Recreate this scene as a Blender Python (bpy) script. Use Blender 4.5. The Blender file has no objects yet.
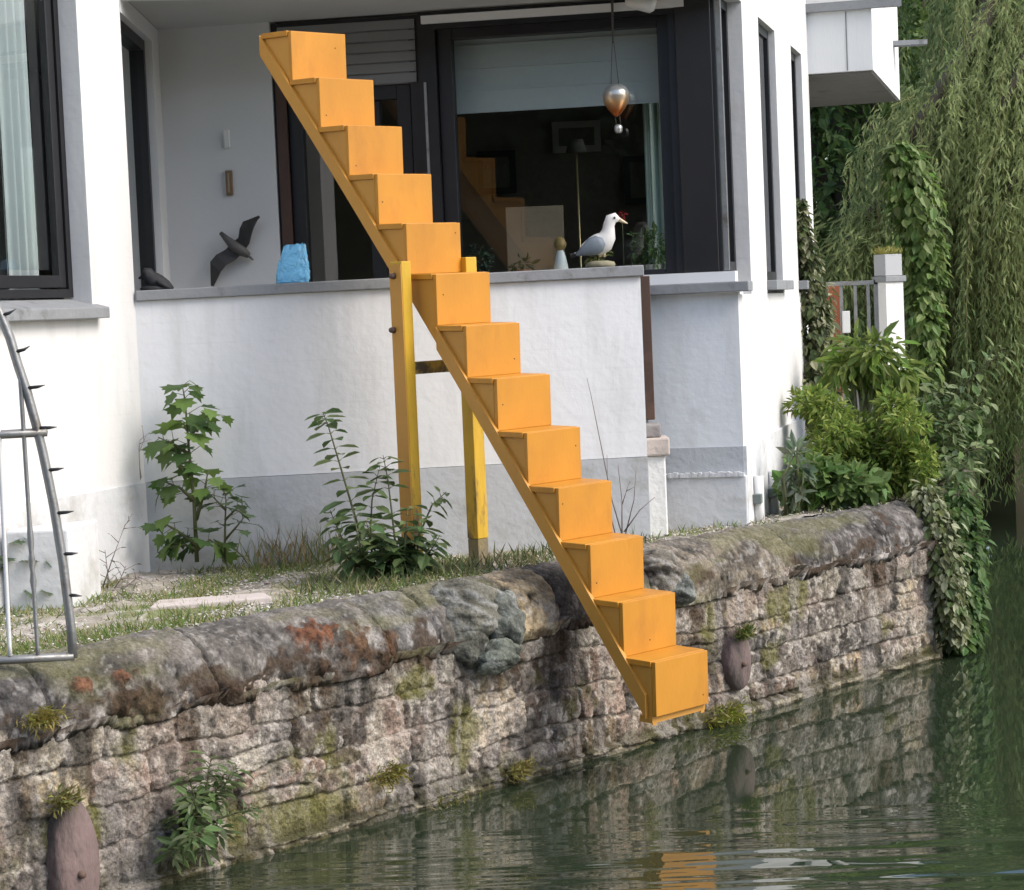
import bpy, bmesh, math, random
import numpy as np
from mathutils import Vector, Matrix
R = math.radians
random.seed(7)
RNG = np.random.default_rng(11)
SC = bpy.context.scene
COL = SC.collection

# ------------------------------------------------------------------ camera
F, PITCH, ROLL, HCAM = 2200.0, 0.06174415, 0.0428329, 1.58
c_, s_ = math.cos(PITCH), math.sin(PITCH)
FW = Vector((0, c_, -s_)); UP0 = Vector((0, s_, c_)); RT0 = Vector((1, 0, 0))
cr, sr = math.cos(ROLL), math.sin(ROLL)
RT = RT0 * cr - UP0 * sr
UP = RT0 * sr + UP0 * cr
CAMP = Vector((0, 0, HCAM))
cam_d = bpy.data.cameras.new('camera'); cam = bpy.data.objects.new('camera', cam_d); COL.objects.link(cam)
M = Matrix.Identity(4)
for i in range(3):
    M[i][0] = RT[i]; M[i][1] = UP[i]; M[i][2] = -FW[i]; M[i][3] = CAMP[i]
cam.matrix_world = M
cam_d.sensor_fit = 'HORIZONTAL'; cam_d.sensor_width = 36.0; cam_d.lens = F / 1024 * 36.0
cam_d.clip_end = 1500; cam_d.clip_start = 0.05
SC.camera = cam

# ------------------------------------------------------------------ light
SUN_DIR = Vector((0.80, -0.30, 0.78)).normalized()      # towards the sun
elev = math.asin(SUN_DIR.z); azim = math.atan2(SUN_DIR.x, SUN_DIR.y)
w = bpy.data.worlds.new('World'); SC.world = w; w.use_nodes = True
nt = w.node_tree; nt.nodes.clear()
sky = nt.nodes.new('ShaderNodeTexSky'); sky.sky_type = 'NISHITA'; sky.sun_disc = False
sky.sun_elevation = elev; sky.sun_rotation = azim
sky.air_density = 1.0; sky.dust_density = 2.4; sky.ozone_density = 1.0
bg = nt.nodes.new('ShaderNodeBackground'); bg.inputs[1].default_value = 0.15
wo = nt.nodes.new('ShaderNodeOutputWorld')
nt.links.new(sky.outputs[0], bg.inputs[0]); nt.links.new(bg.outputs[0], wo.inputs[0])
sd = bpy.data.lights.new('sun', 'SUN'); sd.energy = 1.5; sd.angle = R(34); sd.color = (1.0, 0.96, 0.90)
so = bpy.data.objects.new('sun', sd); COL.objects.link(so)
so.rotation_euler = SUN_DIR.to_track_quat('Z', 'Y').to_euler()
so.location = (8, -6, 9)
SC.view_settings.view_transform = 'Standard'; SC.view_settings.look = 'None'
SC.view_settings.gamma = 1; SC.view_settings.use_curve_mapping = False
SC.view_settings.exposure = 0.80

# ------------------------------------------------------------------ helpers: pixel ray onto a real plane
def ray(px, py):
    return FW + RT * ((px - 512) / F) + UP * ((445 - py) / F)
def at(px, py, Y):
    d = ray(px, py); return CAMP + d * (Y / d.y)
def at_z(px, py, z):
    d = ray(px, py); return CAMP + d * ((z - HCAM) / d.z)
def at_pl(px, py, A, B):
    d = ray(px, py); n = Vector((-(B.y - A.y), B.x - A.x, 0))
    t = (Vector((A.x, A.y, 0)) - CAMP).dot(n) / d.dot(n); return CAMP + d * t
def xy(v, z=0.0): return Vector((v[0], v[1], z))

# ------------------------------------------------------------------ helpers: objects
ORG = {}
def tag(o, label=None, cat=None, group=None, kind=None):
    if label: o['label'] = label
    if cat: o['category'] = cat
    if group: o['group'] = group
    if kind: o['kind'] = kind
    return o
def thing(name, label, cat, loc=(0, 0, 0), group=None):
    o = bpy.data.objects.new(name, None); COL.objects.link(o); o.location = loc
    o.empty_display_size = 0.1
    ORG[o] = Vector(loc); return tag(o, label, cat, group)
def link_mesh(name, me, mat, parent=None, loc=None):
    if isinstance(mat, (list, tuple)):
        for m in mat: me.materials.append(m)
    elif mat: me.materials.append(mat)
    o = bpy.data.objects.new(name, me); COL.objects.link(o)
    org = ORG[parent] if parent is not None else Vector(loc if loc is not None else (0, 0, 0))
    if org.length > 0: me.transform(Matrix.Translation(-org))
    ORG[o] = org
    if parent is not None: o.parent = parent
    else: o.location = org
    return o
class MB:
    def __init__(s): s.v = []; s.f = []; s.smooth = []
    def add(s, vs, fs, sm=False):
        n = len(s.v); s.v += [tuple(v) for v in vs]; s.f += [tuple(i + n for i in f) for f in fs]; s.smooth += [sm] * len(fs); return s
    def hexa(s, p):   # 8 pts: bottom 4 ccw, top 4 ccw
        return s.add(p, [(3, 2, 1, 0), (4, 5, 6, 7), (0, 1, 5, 4), (1, 2, 6, 5), (2, 3, 7, 6), (3, 0, 4, 7)])
    def box(s, a, b):
        x0, y0, z0 = a; x1, y1, z1 = b
        return s.hexa([(x0, y0, z0), (x1, y0, z0), (x1, y1, z0), (x0, y1, z0), (x0, y0, z1), (x1, y0, z1), (x1, y1, z1), (x0, y1, z1)])
    def obox(s, c, ax, ay, az, h):   # oriented box, half sizes
        c = Vector(c); ax = Vector(ax).normalized() * h[0]; ay = Vector(ay).normalized() * h[1]; az = Vector(az).normalized() * h[2]
        return s.hexa([c - ax - ay - az, c + ax - ay - az, c + ax + ay - az, c - ax + ay - az, c - ax - ay + az, c + ax - ay + az, c + ax + ay + az, c - ax + ay + az])
    def wall(s, A, B, z0, z1, t0, t1, zb0=None, zb1=None):   # front line A->B seen left to right; offsets along the back normal
        d = Vector((B.x - A.x, B.y - A.y, 0)).normalized(); n = Vector((-d.y, d.x, 0))
        a0 = xy(A) + n * t0; b0 = xy(B) + n * t0; a1 = xy(A) + n * t1; b1 = xy(B) + n * t1
        zb0 = z0 if zb0 is None else zb0; zb1 = z1 if zb1 is None else zb1
        return s.hexa([xy(a0, z0), xy(b0, zb0), xy(b1, zb0), xy(a1, z0), xy(a0, z1), xy(b0, zb1), xy(b1, zb1), xy(a1, z1)])
    def prism(s, poly, z0, z1):
        n = len(poly); vs = [(p[0], p[1], z0) for p in poly] + [(p[0], p[1], z1) for p in poly]
        fs = [tuple(range(n - 1, -1, -1)), tuple(range(n, 2 * n))] + [(i, (i + 1) % n, n + (i + 1) % n, n + i) for i in range(n)]
        return s.add(vs, fs)
    def extrude(s, poly, vec):       # 3d polygon extruded
        n = len(poly); vec = Vector(vec); vs = [Vector(p) for p in poly] + [Vector(p) + vec for p in poly]
        fs = [tuple(range(n - 1, -1, -1)), tuple(range(n, 2 * n))] + [(i, (i + 1) % n, n + (i + 1) % n, n + i) for i in range(n)]
        return s.add(vs, fs)
    def tube(s, pts, rad, n=8, flat=None, caps=True):   # rad scalar / list / list of (a,b)
        pts = [Vector(p) for p in pts]; k = len(pts)
        if not isinstance(rad, (list, tuple)): rad = [rad] * k
        vs = []; ref = Vector(flat) if flat else None
        for i, p in enumerate(pts):
            t = (pts[min(i + 1, k - 1)] - pts[max(i - 1, 0)]).normalized()
            rf = ref if ref else (Vector((0, 0, 1)) if abs(t.z) < 0.9 else Vector((1, 0, 0)))
            a = t.cross(rf).normalized(); b = a.cross(t).normalized()
            r = rad[i]; ra, rb = r if isinstance(r, (tuple, list)) else (r, r)
            for j in range(n):
                q = 2 * math.pi * j / n; vs.append(p + a * (math.cos(q) * ra) + b * (math.sin(q) * rb))
        fs = [(i * n + j, i * n + (j + 1) % n, (i + 1) * n + (j + 1) % n, (i + 1) * n + j) for i in range(k - 1) for j in range(n)]
        if caps: fs += [tuple(range(n - 1, -1, -1)), tuple((k - 1) * n + j for j in range(n))]
        return s.add(vs, fs, True)
    def lathe(s, c, prof, n=16):     # prof [(r,z)]
        return s.tube([(c[0], c[1], c[2] + z) for r, z in prof], [max(r, 1e-4) for r, z in prof], n, flat=(1, 0, 0))
    def build(s, name, mat, parent=None, loc=None, bevel=0, seg=2):
        me = bpy.data.meshes.new(name); me.from_pydata(s.v, [], s.f)
        me.polygons.foreach_set('use_smooth', s.smooth)
        bm = bmesh.new(); bm.from_mesh(me); bmesh.ops.recalc_face_normals(bm, faces=bm.faces); bm.to_mesh(me); bm.free()
        o = link_mesh(name, me, mat, parent, loc)
        if bevel:
            b = o.modifiers.new('bevel', 'BEVEL'); b.width = bevel; b.segments = seg; b.limit_method = 'ANGLE'
        return o
def np_mesh(name, V, Fq, mat, parent=None, loc=None, col=None, smooth=False):
    V = np.asarray(V, np.float32); Fq = np.asarray(Fq, np.int32)
    me = bpy.data.meshes.new(name); k = Fq.shape[1]
    me.vertices.add(len(V)); me.vertices.foreach_set('co', V.ravel())
    me.loops.add(Fq.size); me.loops.foreach_set('vertex_index', Fq.ravel())
    me.polygons.add(len(Fq)); me.polygons.foreach_set('loop_start', np.arange(0, Fq.size, k, dtype=np.int32))
    me.polygons.foreach_set('use_smooth', np.full(len(Fq), smooth))
    me.update(calc_edges=True)
    if col is not None:
        a = me.color_attributes.new('Tint', 'FLOAT_COLOR', 'POINT')
        c4 = np.ones((len(V), 4), np.float32); c4[:, :3] = col; a.data.foreach_set('color', c4.ravel())
    return link_mesh(name, me, mat, parent, loc)

# ------------------------------------------------------------------ helpers: noise
def _hash(ix, iy, seed):
    h = (ix.astype(np.int64) * 374761393 + iy.astype(np.int64) * 668265263 + seed * 1442695041) & 0xffffffff
    h = ((h ^ (h >> 13)) * 1274126177) & 0xffffffff
    return ((h ^ (h >> 16)) & 0xffff) / 65535.0
def vnoise(x, y, seed=0):
    ix = np.floor(x); iy = np.floor(y); fx = x - ix; fy = y - iy
    fx = fx * fx * (3 - 2 * fx); fy = fy * fy * (3 - 2 * fy)
    a = _hash(ix, iy, seed); b = _hash(ix + 1, iy, seed); c = _hash(ix, iy + 1, seed); d = _hash(ix + 1, iy + 1, seed)
    return (a * (1 - fx) + b * fx) * (1 - fy) + (c * (1 - fx) + d * fx) * fy
def fbm(x, y, seed=0, octv=4):
    r = 0; amp = 0.5; tot = 0
    for i in range(octv):
        r = r + amp * vnoise(x * 2 ** i, y * 2 ** i, seed + i * 17); tot += amp; amp *= 0.5
    return r / tot
def sstep(a, b, x):
    t = np.clip((x - a) / (b - a), 0, 1); return t * t * (3 - 2 * t)

# ------------------------------------------------------------------ materials
def new_mat(name):
    m = bpy.data.materials.new(name); m.use_nodes = True; n = m.node_tree
    b = n.nodes['Principled BSDF']; return m, n, b
def mat(name, col, rough=0.7, var=0.12, scale=6, bump=0.0, bscale=40, metal=0, stain=None, stain_scale=3, stain_lo=.55, stain_hi=.72, spec=None, stretch=None):
    m, n, b = new_mat(name); N = n.nodes; L = n.links
    tc = N.new('ShaderNodeTexCoord'); src = tc.outputs['Object']
    if stretch:
        mp = N.new('ShaderNodeMapping'); mp.inputs['Scale'].default_value = stretch; L.new(src, mp.inputs[0]); src = mp.outputs[0]
    nz = N.new('ShaderNodeTexNoise'); nz.inputs['Scale'].default_value = scale; nz.inputs['Detail'].default_value = 6
    L.new(src, nz.inputs['Vector'])
    mx = N.new('ShaderNodeMix'); mx.data_type = 'RGBA'
    mx.inputs['A'].default_value = tuple(c * (1 - var) for c in col) + (1,)
    mx.inputs['B'].default_value = tuple(min(1, c * (1 + var)) for c in col) + (1,)
    L.new(nz.outputs['Fac'], mx.inputs['Factor']); out = mx.outputs['Result']
    if stain:
        n2 = N.new('ShaderNodeTexNoise'); n2.inputs['Scale'].default_value = stain_scale; n2.inputs['Detail'].default_value = 8; n2.inputs['Roughness'].default_value = .65
        L.new(src, n2.inputs['Vector'])
        mr = N.new('ShaderNodeMapRange'); mr.inputs[1].default_value = stain_lo; mr.inputs[2].default_value = stain_hi
        L.new(n2.outputs['Fac'], mr.inputs[0])
        m2 = N.new('ShaderNodeMix'); m2.data_type = 'RGBA'; L.new(mr.outputs[0], m2.inputs['Factor'])
        L.new(out, m2.inputs['A']); m2.inputs['B'].default_value = tuple(stain) + (1,); out = m2.outputs['Result']
    L.new(out, b.inputs['Base Color']); b.inputs['Roughness'].default_value = rough; b.inputs['Metallic'].default_value = metal
    if spec is not None: b.inputs['Specular IOR Level'].default_value = spec
    if bump:
        n3 = N.new('ShaderNodeTexNoise'); n3.inputs['Scale'].default_value = bscale; n3.inputs['Detail'].default_value = 5
        L.new(src, n3.inputs['Vector'])
        bp = N.new('ShaderNodeBump'); bp.inputs['Strength'].default_value = bump; bp.inputs['Distance'].default_value = .01
        L.new(n3.outputs['Fac'], bp.inputs['Height']); L.new(bp.outputs[0], b.inputs['Normal'])
    return m
def mat_brick(name, col, wdir, rough=.8, joint=.10, stain=(.45, .45, .43), stain_lo=.62):
    """painted brickwork: coordinates run along the wall direction"""
    m, n, b = new_mat(name); N = n.nodes; L = n.links
    tc = N.new('ShaderNodeNewGeometry')
    dt = N.new('ShaderNodeVectorMath'); dt.operation = 'DOT_PRODUCT'; dt.inputs[1].default_value = (wdir[0], wdir[1], 0)
    L.new(tc.outputs['Position'], dt.inputs[0])
    sp = N.new('ShaderNodeSeparateXYZ'); L.new(tc.outputs['Position'], sp.inputs[0])
    cb = N.new('ShaderNodeCombineXYZ'); L.new(dt.outputs['Value'], cb.inputs[0]); L.new(sp.outputs['Z'], cb.inputs[1])
    br = N.new('ShaderNodeTexBrick'); br.inputs['Scale'].default_value = 1; br.inputs['Mortar Size'].default_value = .004
    br.inputs['Mortar Smooth'].default_value = .6; br.inputs['Brick Width'].default_value = .25; br.inputs['Row Height'].default_value = .0833
    L.new(cb.outputs[0], br.inputs['Vector'])
    nz = N.new('ShaderNodeTexNoise'); nz.inputs['Scale'].default_value = 2.2; nz.inputs['Detail'].default_value = 8; nz.inputs['Roughness'].default_value = .6
    L.new(tc.outputs['Position'], nz.inputs['Vector'])
    mx = N.new('ShaderNodeMix'); mx.data_type = 'RGBA'
    mx.inputs['A'].default_value = tuple(c * .90 for c in col) + (1,); mx.inputs['B'].default_value = tuple(min(1, c * 1.06) for c in col) + (1,)
    L.new(nz.outputs['Fac'], mx.inputs['Factor'])
    n4 = N.new('ShaderNodeTexNoise'); n4.inputs['Scale'].default_value = 5; n4.inputs['Detail'].default_value = 10; n4.inputs['Roughness'].default_value = .7
    L.new(tc.outputs['Position'], n4.inputs['Vector'])
    mr = N.new('ShaderNodeMapRange'); mr.inputs[1].default_value = stain_lo; mr.inputs[2].default_value = stain_lo + .2; mr.inputs[4].default_value = .6
    L.new(n4.outputs['Fac'], mr.inputs[0])
    m2 = N.new('ShaderNodeMix'); m2.data_type = 'RGBA'; L.new(mr.outputs[0], m2.inputs['Factor']); L.new(mx.outputs['Result'], m2.inputs['A'])
    m2.inputs['B'].default_value = tuple(stain) + (1,)
    sz = N.new('ShaderNodeSeparateXYZ'); L.new(tc.outputs['Position'], sz.inputs[0])
    n6 = N.new('ShaderNodeTexNoise'); n6.inputs['Scale'].default_value = 1.0; n6.inputs['Detail'].default_value = 9; n6.inputs['Roughness'].default_value = .62
    mp6 = N.new('ShaderNodeMapping'); mp6.inputs['Scale'].default_value = (9, 9, 1.4); L.new(tc.outputs['Position'], mp6.inputs[0]); L.new(mp6.outputs[0], n6.inputs['Vector'])
    r6 = N.new('ShaderNodeMapRange'); r6.inputs[1].default_value = .50; r6.inputs[2].default_value = .80; r6.inputs[4].default_value = .6; L.new(n6.outputs['Fac'], r6.inputs[0])
    m6 = N.new('ShaderNodeMix'); m6.data_type = 'RGBA'; L.new(r6.outputs[0], m6.inputs['Factor']); L.new(m2.outputs['Result'], m6.inputs['A']); m6.inputs['B'].default_value = (.50, .50, .48, 1); m2 = m6
    # joints show only here and there where the paint is thin
    n5 = N.new('ShaderNodeTexNoise'); n5.inputs['Scale'].default_value = 3.1; n5.inputs['Detail'].default_value = 4; L.new(cb.outputs[0], n5.inputs['Vector'])
    r5 = N.new('ShaderNodeMapRange'); r5.inputs[1].default_value = .45; r5.inputs[2].default_value = .75; L.new(n5.outputs['Fac'], r5.inputs[0])
    ml = N.new('ShaderNodeMath'); ml.operation = 'MULTIPLY'; L.new(br.outputs['Fac'], ml.inputs[0]); L.new(r5.outputs[0], ml.inputs[1])
    mj = N.new('ShaderNodeMath'); mj.operation = 'MULTIPLY'; L.new(ml.outputs[0], mj.inputs[0]); mj.inputs[1].default_value = min(1, joint * 2.2)
    m3 = N.new('ShaderNodeMix'); m3.data_type = 'RGBA'; L.new(mj.outputs[0], m3.inputs['Factor']); L.new(m2.outputs['Result'], m3.inputs['A'])
    m3.inputs['B'].default_value = (.5, .5, .5, 1)
    L.new(m3.outputs['Result'], b.inputs['Base Color']); b.inputs['Roughness'].default_value = rough
    n3 = N.new('ShaderNodeTexNoise'); n3.inputs['Scale'].default_value = 30; n3.inputs['Detail'].default_value = 6; L.new(tc.outputs['Position'], n3.inputs['Vector'])
    ad = N.new('ShaderNodeMath'); ad.operation = 'MULTIPLY_ADD'; L.new(br.outputs['Fac'], ad.inputs[0]); ad.inputs[1].default_value = -joint * .35; L.new(n3.outputs['Fac'], ad.inputs[2])
    bp = N.new('ShaderNodeBump'); bp.inputs['Strength'].default_value = .3; bp.inputs['Distance'].default_value = .006
    L.new(ad.outputs[0], bp.inputs['Height']); L.new(bp.outputs[0], b.inputs['Normal'])
    return m
def mat_tint(name, rough=.85, nscale=60, nvar=.35, bump=.4, trans=0.0, spec=.3, bscale=None):
    """reads the per-vertex albedo 'Tint' and breaks it up with fine noise"""
    m, n, b = new_mat(name); N = n.nodes; L = n.links
    at_ = N.new('ShaderNodeAttribute'); at_.attribute_name = 'Tint'
    out = at_.outputs['Color']
    if nvar:
        tc = N.new('ShaderNodeTexCoord'); nz = N.new('ShaderNodeTexNoise'); nz.inputs['Scale'].default_value = nscale; nz.inputs['Detail'].default_value = 6; nz.inputs['Roughness'].default_value = .7
        L.new(tc.outputs['Object'], nz.inputs['Vector'])
        mr = N.new('ShaderNodeMapRange'); mr.inputs[1].default_value = .25; mr.inputs[2].default_value = .75
        mr.inputs[3].default_value = 1 - nvar; mr.inputs[4].default_value = 1 + nvar; L.new(nz.outputs['Fac'], mr.inputs[0])
        vm = N.new('ShaderNodeVectorMath'); vm.operation = 'SCALE'; L.new(out, vm.inputs[0]); L.new(mr.outputs[0], vm.inputs['Scale']); out = vm.outputs[0]
        if bump:
            n3 = N.new('ShaderNodeTexNoise'); n3.inputs['Scale'].default_value = bscale or nscale * 1.3; n3.inputs['Detail'].default_value = 8; L.new(tc.outputs['Object'], n3.inputs['Vector'])
            bp = N.new('ShaderNodeBump'); bp.inputs['Strength'].default_value = bump; bp.inputs['Distance'].default_value = .01
            L.new(n3.outputs['Fac'], bp.inputs['Height']); L.new(bp.outputs[0], b.inputs['Normal'])
    L.new(out, b.inputs['Base Color']); b.inputs['Roughness'].default_value = rough; b.inputs['Specular IOR Level'].default_value = spec
    if trans:
        tr = N.new('ShaderNodeBsdfTranslucent'); L.new(out, tr.inputs['Color'])
        ms = N.new('ShaderNodeMixShader'); ms.inputs[0].default_value = trans
        o = N['Material Output']; L.new(b.outputs[0], ms.inputs[1]); L.new(tr.outputs[0], ms.inputs[2]); L.new(ms.outputs[0], o.inputs[0])
    return m
def mat_glass(name, tint=(.93, .96, .96), ior=1.8):
    m = bpy.data.materials.new(name); m.use_nodes = True; n = m.node_tree; n.nodes.clear(); N = n.nodes; L = n.links
    fr = N.new('ShaderNodeFresnel'); fr.inputs[0].default_value = ior
    t = N.new('ShaderNodeBsdfTransparent'); t.inputs[0].default_value = tint + (1,)
    g = N.new('ShaderNodeBsdfGlossy'); g.inputs['Roughness'].default_value = .005
    ms = N.new('ShaderNodeMixShader'); o = N.new('ShaderNodeOutputMaterial')
    gm = N.new('ShaderNodeNewGeometry'); sb_ = N.new('ShaderNodeMath'); sb_.operation = 'SUBTRACT'; sb_.inputs[0].default_value = 1; L.new(gm.outputs['Backfacing'], sb_.inputs[1])
    mu = N.new('ShaderNodeMath'); mu.operation = 'MULTIPLY'; L.new(fr.outputs[0], mu.inputs[0]); L.new(sb_.outputs[0], mu.inputs[1])
    L.new(mu.outputs[0], ms.inputs[0]); L.new(t.outputs[0], ms.inputs[1]); L.new(g.outputs[0], ms.inputs[2]); L.new(ms.outputs[0], o.inputs[0])
    return m

m_black = mat('black_frame_paint', (.012, .012, .014), .45, .3, 10)
m_brownframe = mat('brown_frame', (.075, .04, .028), .6, .3, 12, stain=(.16, .09, .06))
m_sill = mat('grey_sill', (.25, .26, .27), .75, .15, 14, .2, 60, stain=(.13, .135, .13), stain_scale=9)
m_glass = mat_glass('window_glass')
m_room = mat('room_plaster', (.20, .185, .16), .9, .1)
m_floor = mat('room_floor', (.20, .13, .08), .6, .2)
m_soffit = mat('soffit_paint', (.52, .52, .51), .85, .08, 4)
m_white = mat('white_enamel', (.72, .72, .70), .5, .06)
m_concrete = mat('pale_concrete', (.5, .5, .5), .9, .12, 5, .4, 50, stain=(.33, .32, .3), stain_scale=6)
m_rust = mat('rusty_iron', (.12, .075, .055), .8, .35, 20, .3, 60, stain=(.06, .045, .04), stain_scale=12)
m_orange = mat('orange_gloss_paint', (.53, .228, .016), .5, .22, 7, .06, 90, stain=(.38, .155, .016), stain_scale=5, stain_lo=.52, stain_hi=.80, stretch=(1, 1, .5))
m_orange_side = mat('orange_side_paint', (.55, .265, .040), .55, .14, 8, .08, 60, stain=(.45, .21, .04), stain_scale=4, stain_lo=.5, stain_hi=.8, stretch=(1, 1, .6))
m_yellow = mat('yellow_flaking_paint', (.56, .345, .022), .6, .25, 14, .4, 40, stain=(.17, .11, .05), stain_scale=9, stain_lo=.55, stain_hi=.64, stretch=(1, 1, .35))
m_greywood = mat('weathered_timber', (.20, .165, .10), .9, .3, 10, .5, 60, stain=(.32, .24, .06), stain_scale=8)
m_beam = mat('mossy_yellow_beam', (.44, .31, .05), .9, .3, 14, .5, 60, stain=(.10, .08, .04), stain_scale=12, stain_lo=.45, stain_hi=.6)
m_steel = mat('galvanised_steel', (.30, .30, .29), .5, .2, 20, .2, 60, metal=.6, stain=(.18, .15, .12), stain_scale=14)
m_spike = mat('dark_spike_iron', (.05, .05, .05), .5, .3, 20, metal=.5)
m_leaf = mat_tint('leaf_surface', .5, 30, .15, 0, trans=.42, spec=.35)
m_needle = mat_tint('willow_leaf_surface', .6, 30, .1, 0, trans=.5, spec=.25)
m_stem = mat('green_stem', (.09, .10, .04), .7, .3, 20)
m_bark = mat('grey_bark', (.09, .075, .055), .95, .35, 8, .8, 20)

# ================================================================== SETTING
# water
def build_water():
    m, n, b = new_mat('canal_water'); N = n.nodes; L = n.links
    b.inputs['Base Color'].default_value = (.024, .036, .019, 1); b.inputs['Roughness'].default_value = .015
    b.inputs['IOR'].default_value = 1.8; b.inputs['Specular IOR Level'].default_value = .6
    g = N.new('ShaderNodeNewGeometry'); sp = N.new('ShaderNodeSeparateXYZ'); L.new(g.outputs['Position'], sp.inputs[0])
    def wav(scale, sx, sy, rot, det=2):
        mp = N.new('ShaderNodeMapping'); mp.inputs['Scale'].default_value = (sx, sy, 1); mp.inputs['Rotation'].default_value = (0, 0, rot)
        L.new(g.outputs['Position'], mp.inputs[0]); z = N.new('ShaderNodeTexNoise'); z.inputs['Scale'].default_value = scale; z.inputs['Detail'].default_value = det
        L.new(mp.outputs[0], z.inputs['Vector']); return z.outputs['Fac']
    big = wav(1.0, .9, 5.2, R(4), 2)        # long crests lying across the view
    small = wav(1.0, 6.0, 16.0, R(-8), 3)    # calm shimmer
    # ripples grow towards the boat that passes in the near water
    mr = N.new('ShaderNodeMapRange'); mr.inputs[1].default_value = 6.72; mr.inputs[2].default_value = 5.95; mr.inputs[3].default_value = 0.006; mr.inputs[4].default_value = 1.5
    L.new(sp.outputs['Y'], mr.inputs[0])
    ml = N.new('ShaderNodeMath'); ml.operation = 'MULTIPLY'; L.new(big, ml.inputs[0]); L.new(mr.outputs[0], ml.inputs[1])
    m2 = N.new('ShaderNodeMath'); m2.operation = 'MULTIPLY_ADD'; L.new(small, m2.inputs[0]); m2.inputs[1].default_value = .0045; L.new(ml.outputs[0], m2.inputs[2])
    bp = N.new('ShaderNodeBump'); bp.inputs['Strength'].default_value = 1.0; bp.inputs['Distance'].default_value = .02
    L.new(m2.outputs[0], bp.inputs['Height']); L.new(bp.outputs[0], b.inputs['Normal'])
    o = MB().add([(-80, -60, 0), (80, -60, 0), (80, 60, 0), (-80, 60, 0)], [(0, 1, 2, 3)]).build('water', m)
    tag(o, kind='structure')
build_water()
m_soil = mat('far_soil', (.09, .08, .05), .95, .3, 1.5)
tag(MB().add([(-700, -700, -.8), (700, -700, -.8), (700, 700, -.8), (-700, 700, -.8)], [(0, 1, 2, 3)]).build('ground', m_soil), kind='structure')
tag(MB().prism([(4.0, 17.5), (9, 18.5), (60, 24), (300, 60), (300, 400), (-300, 400), (-300, 16), (-3, 16.5), (2, 19.5)], -.7, .5).build('far_bank', m_soil), kind='structure')
tag(MB().prism([(-300, -16), (300, -16), (300, -400), (-300, -400)], -.7, .8).build('opposite_bank', m_soil), kind='structure')

# quay frame: u runs along the wall, n towards the water
QA = at_z(334, 834, 0); QB = at_z(936, 659, 0)
QD = (QB - QA).normalized(); QN = Vector((QD.y, -QD.x, 0))
UB = (QB - QA).length
def quay(u, n, z): return QA + QD * u + QN * n + Vector((0, 0, z))
def q_u(px, py, z): return (at_z(px, py, z) - QA).dot(QD)
U0 = -3.2

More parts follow.
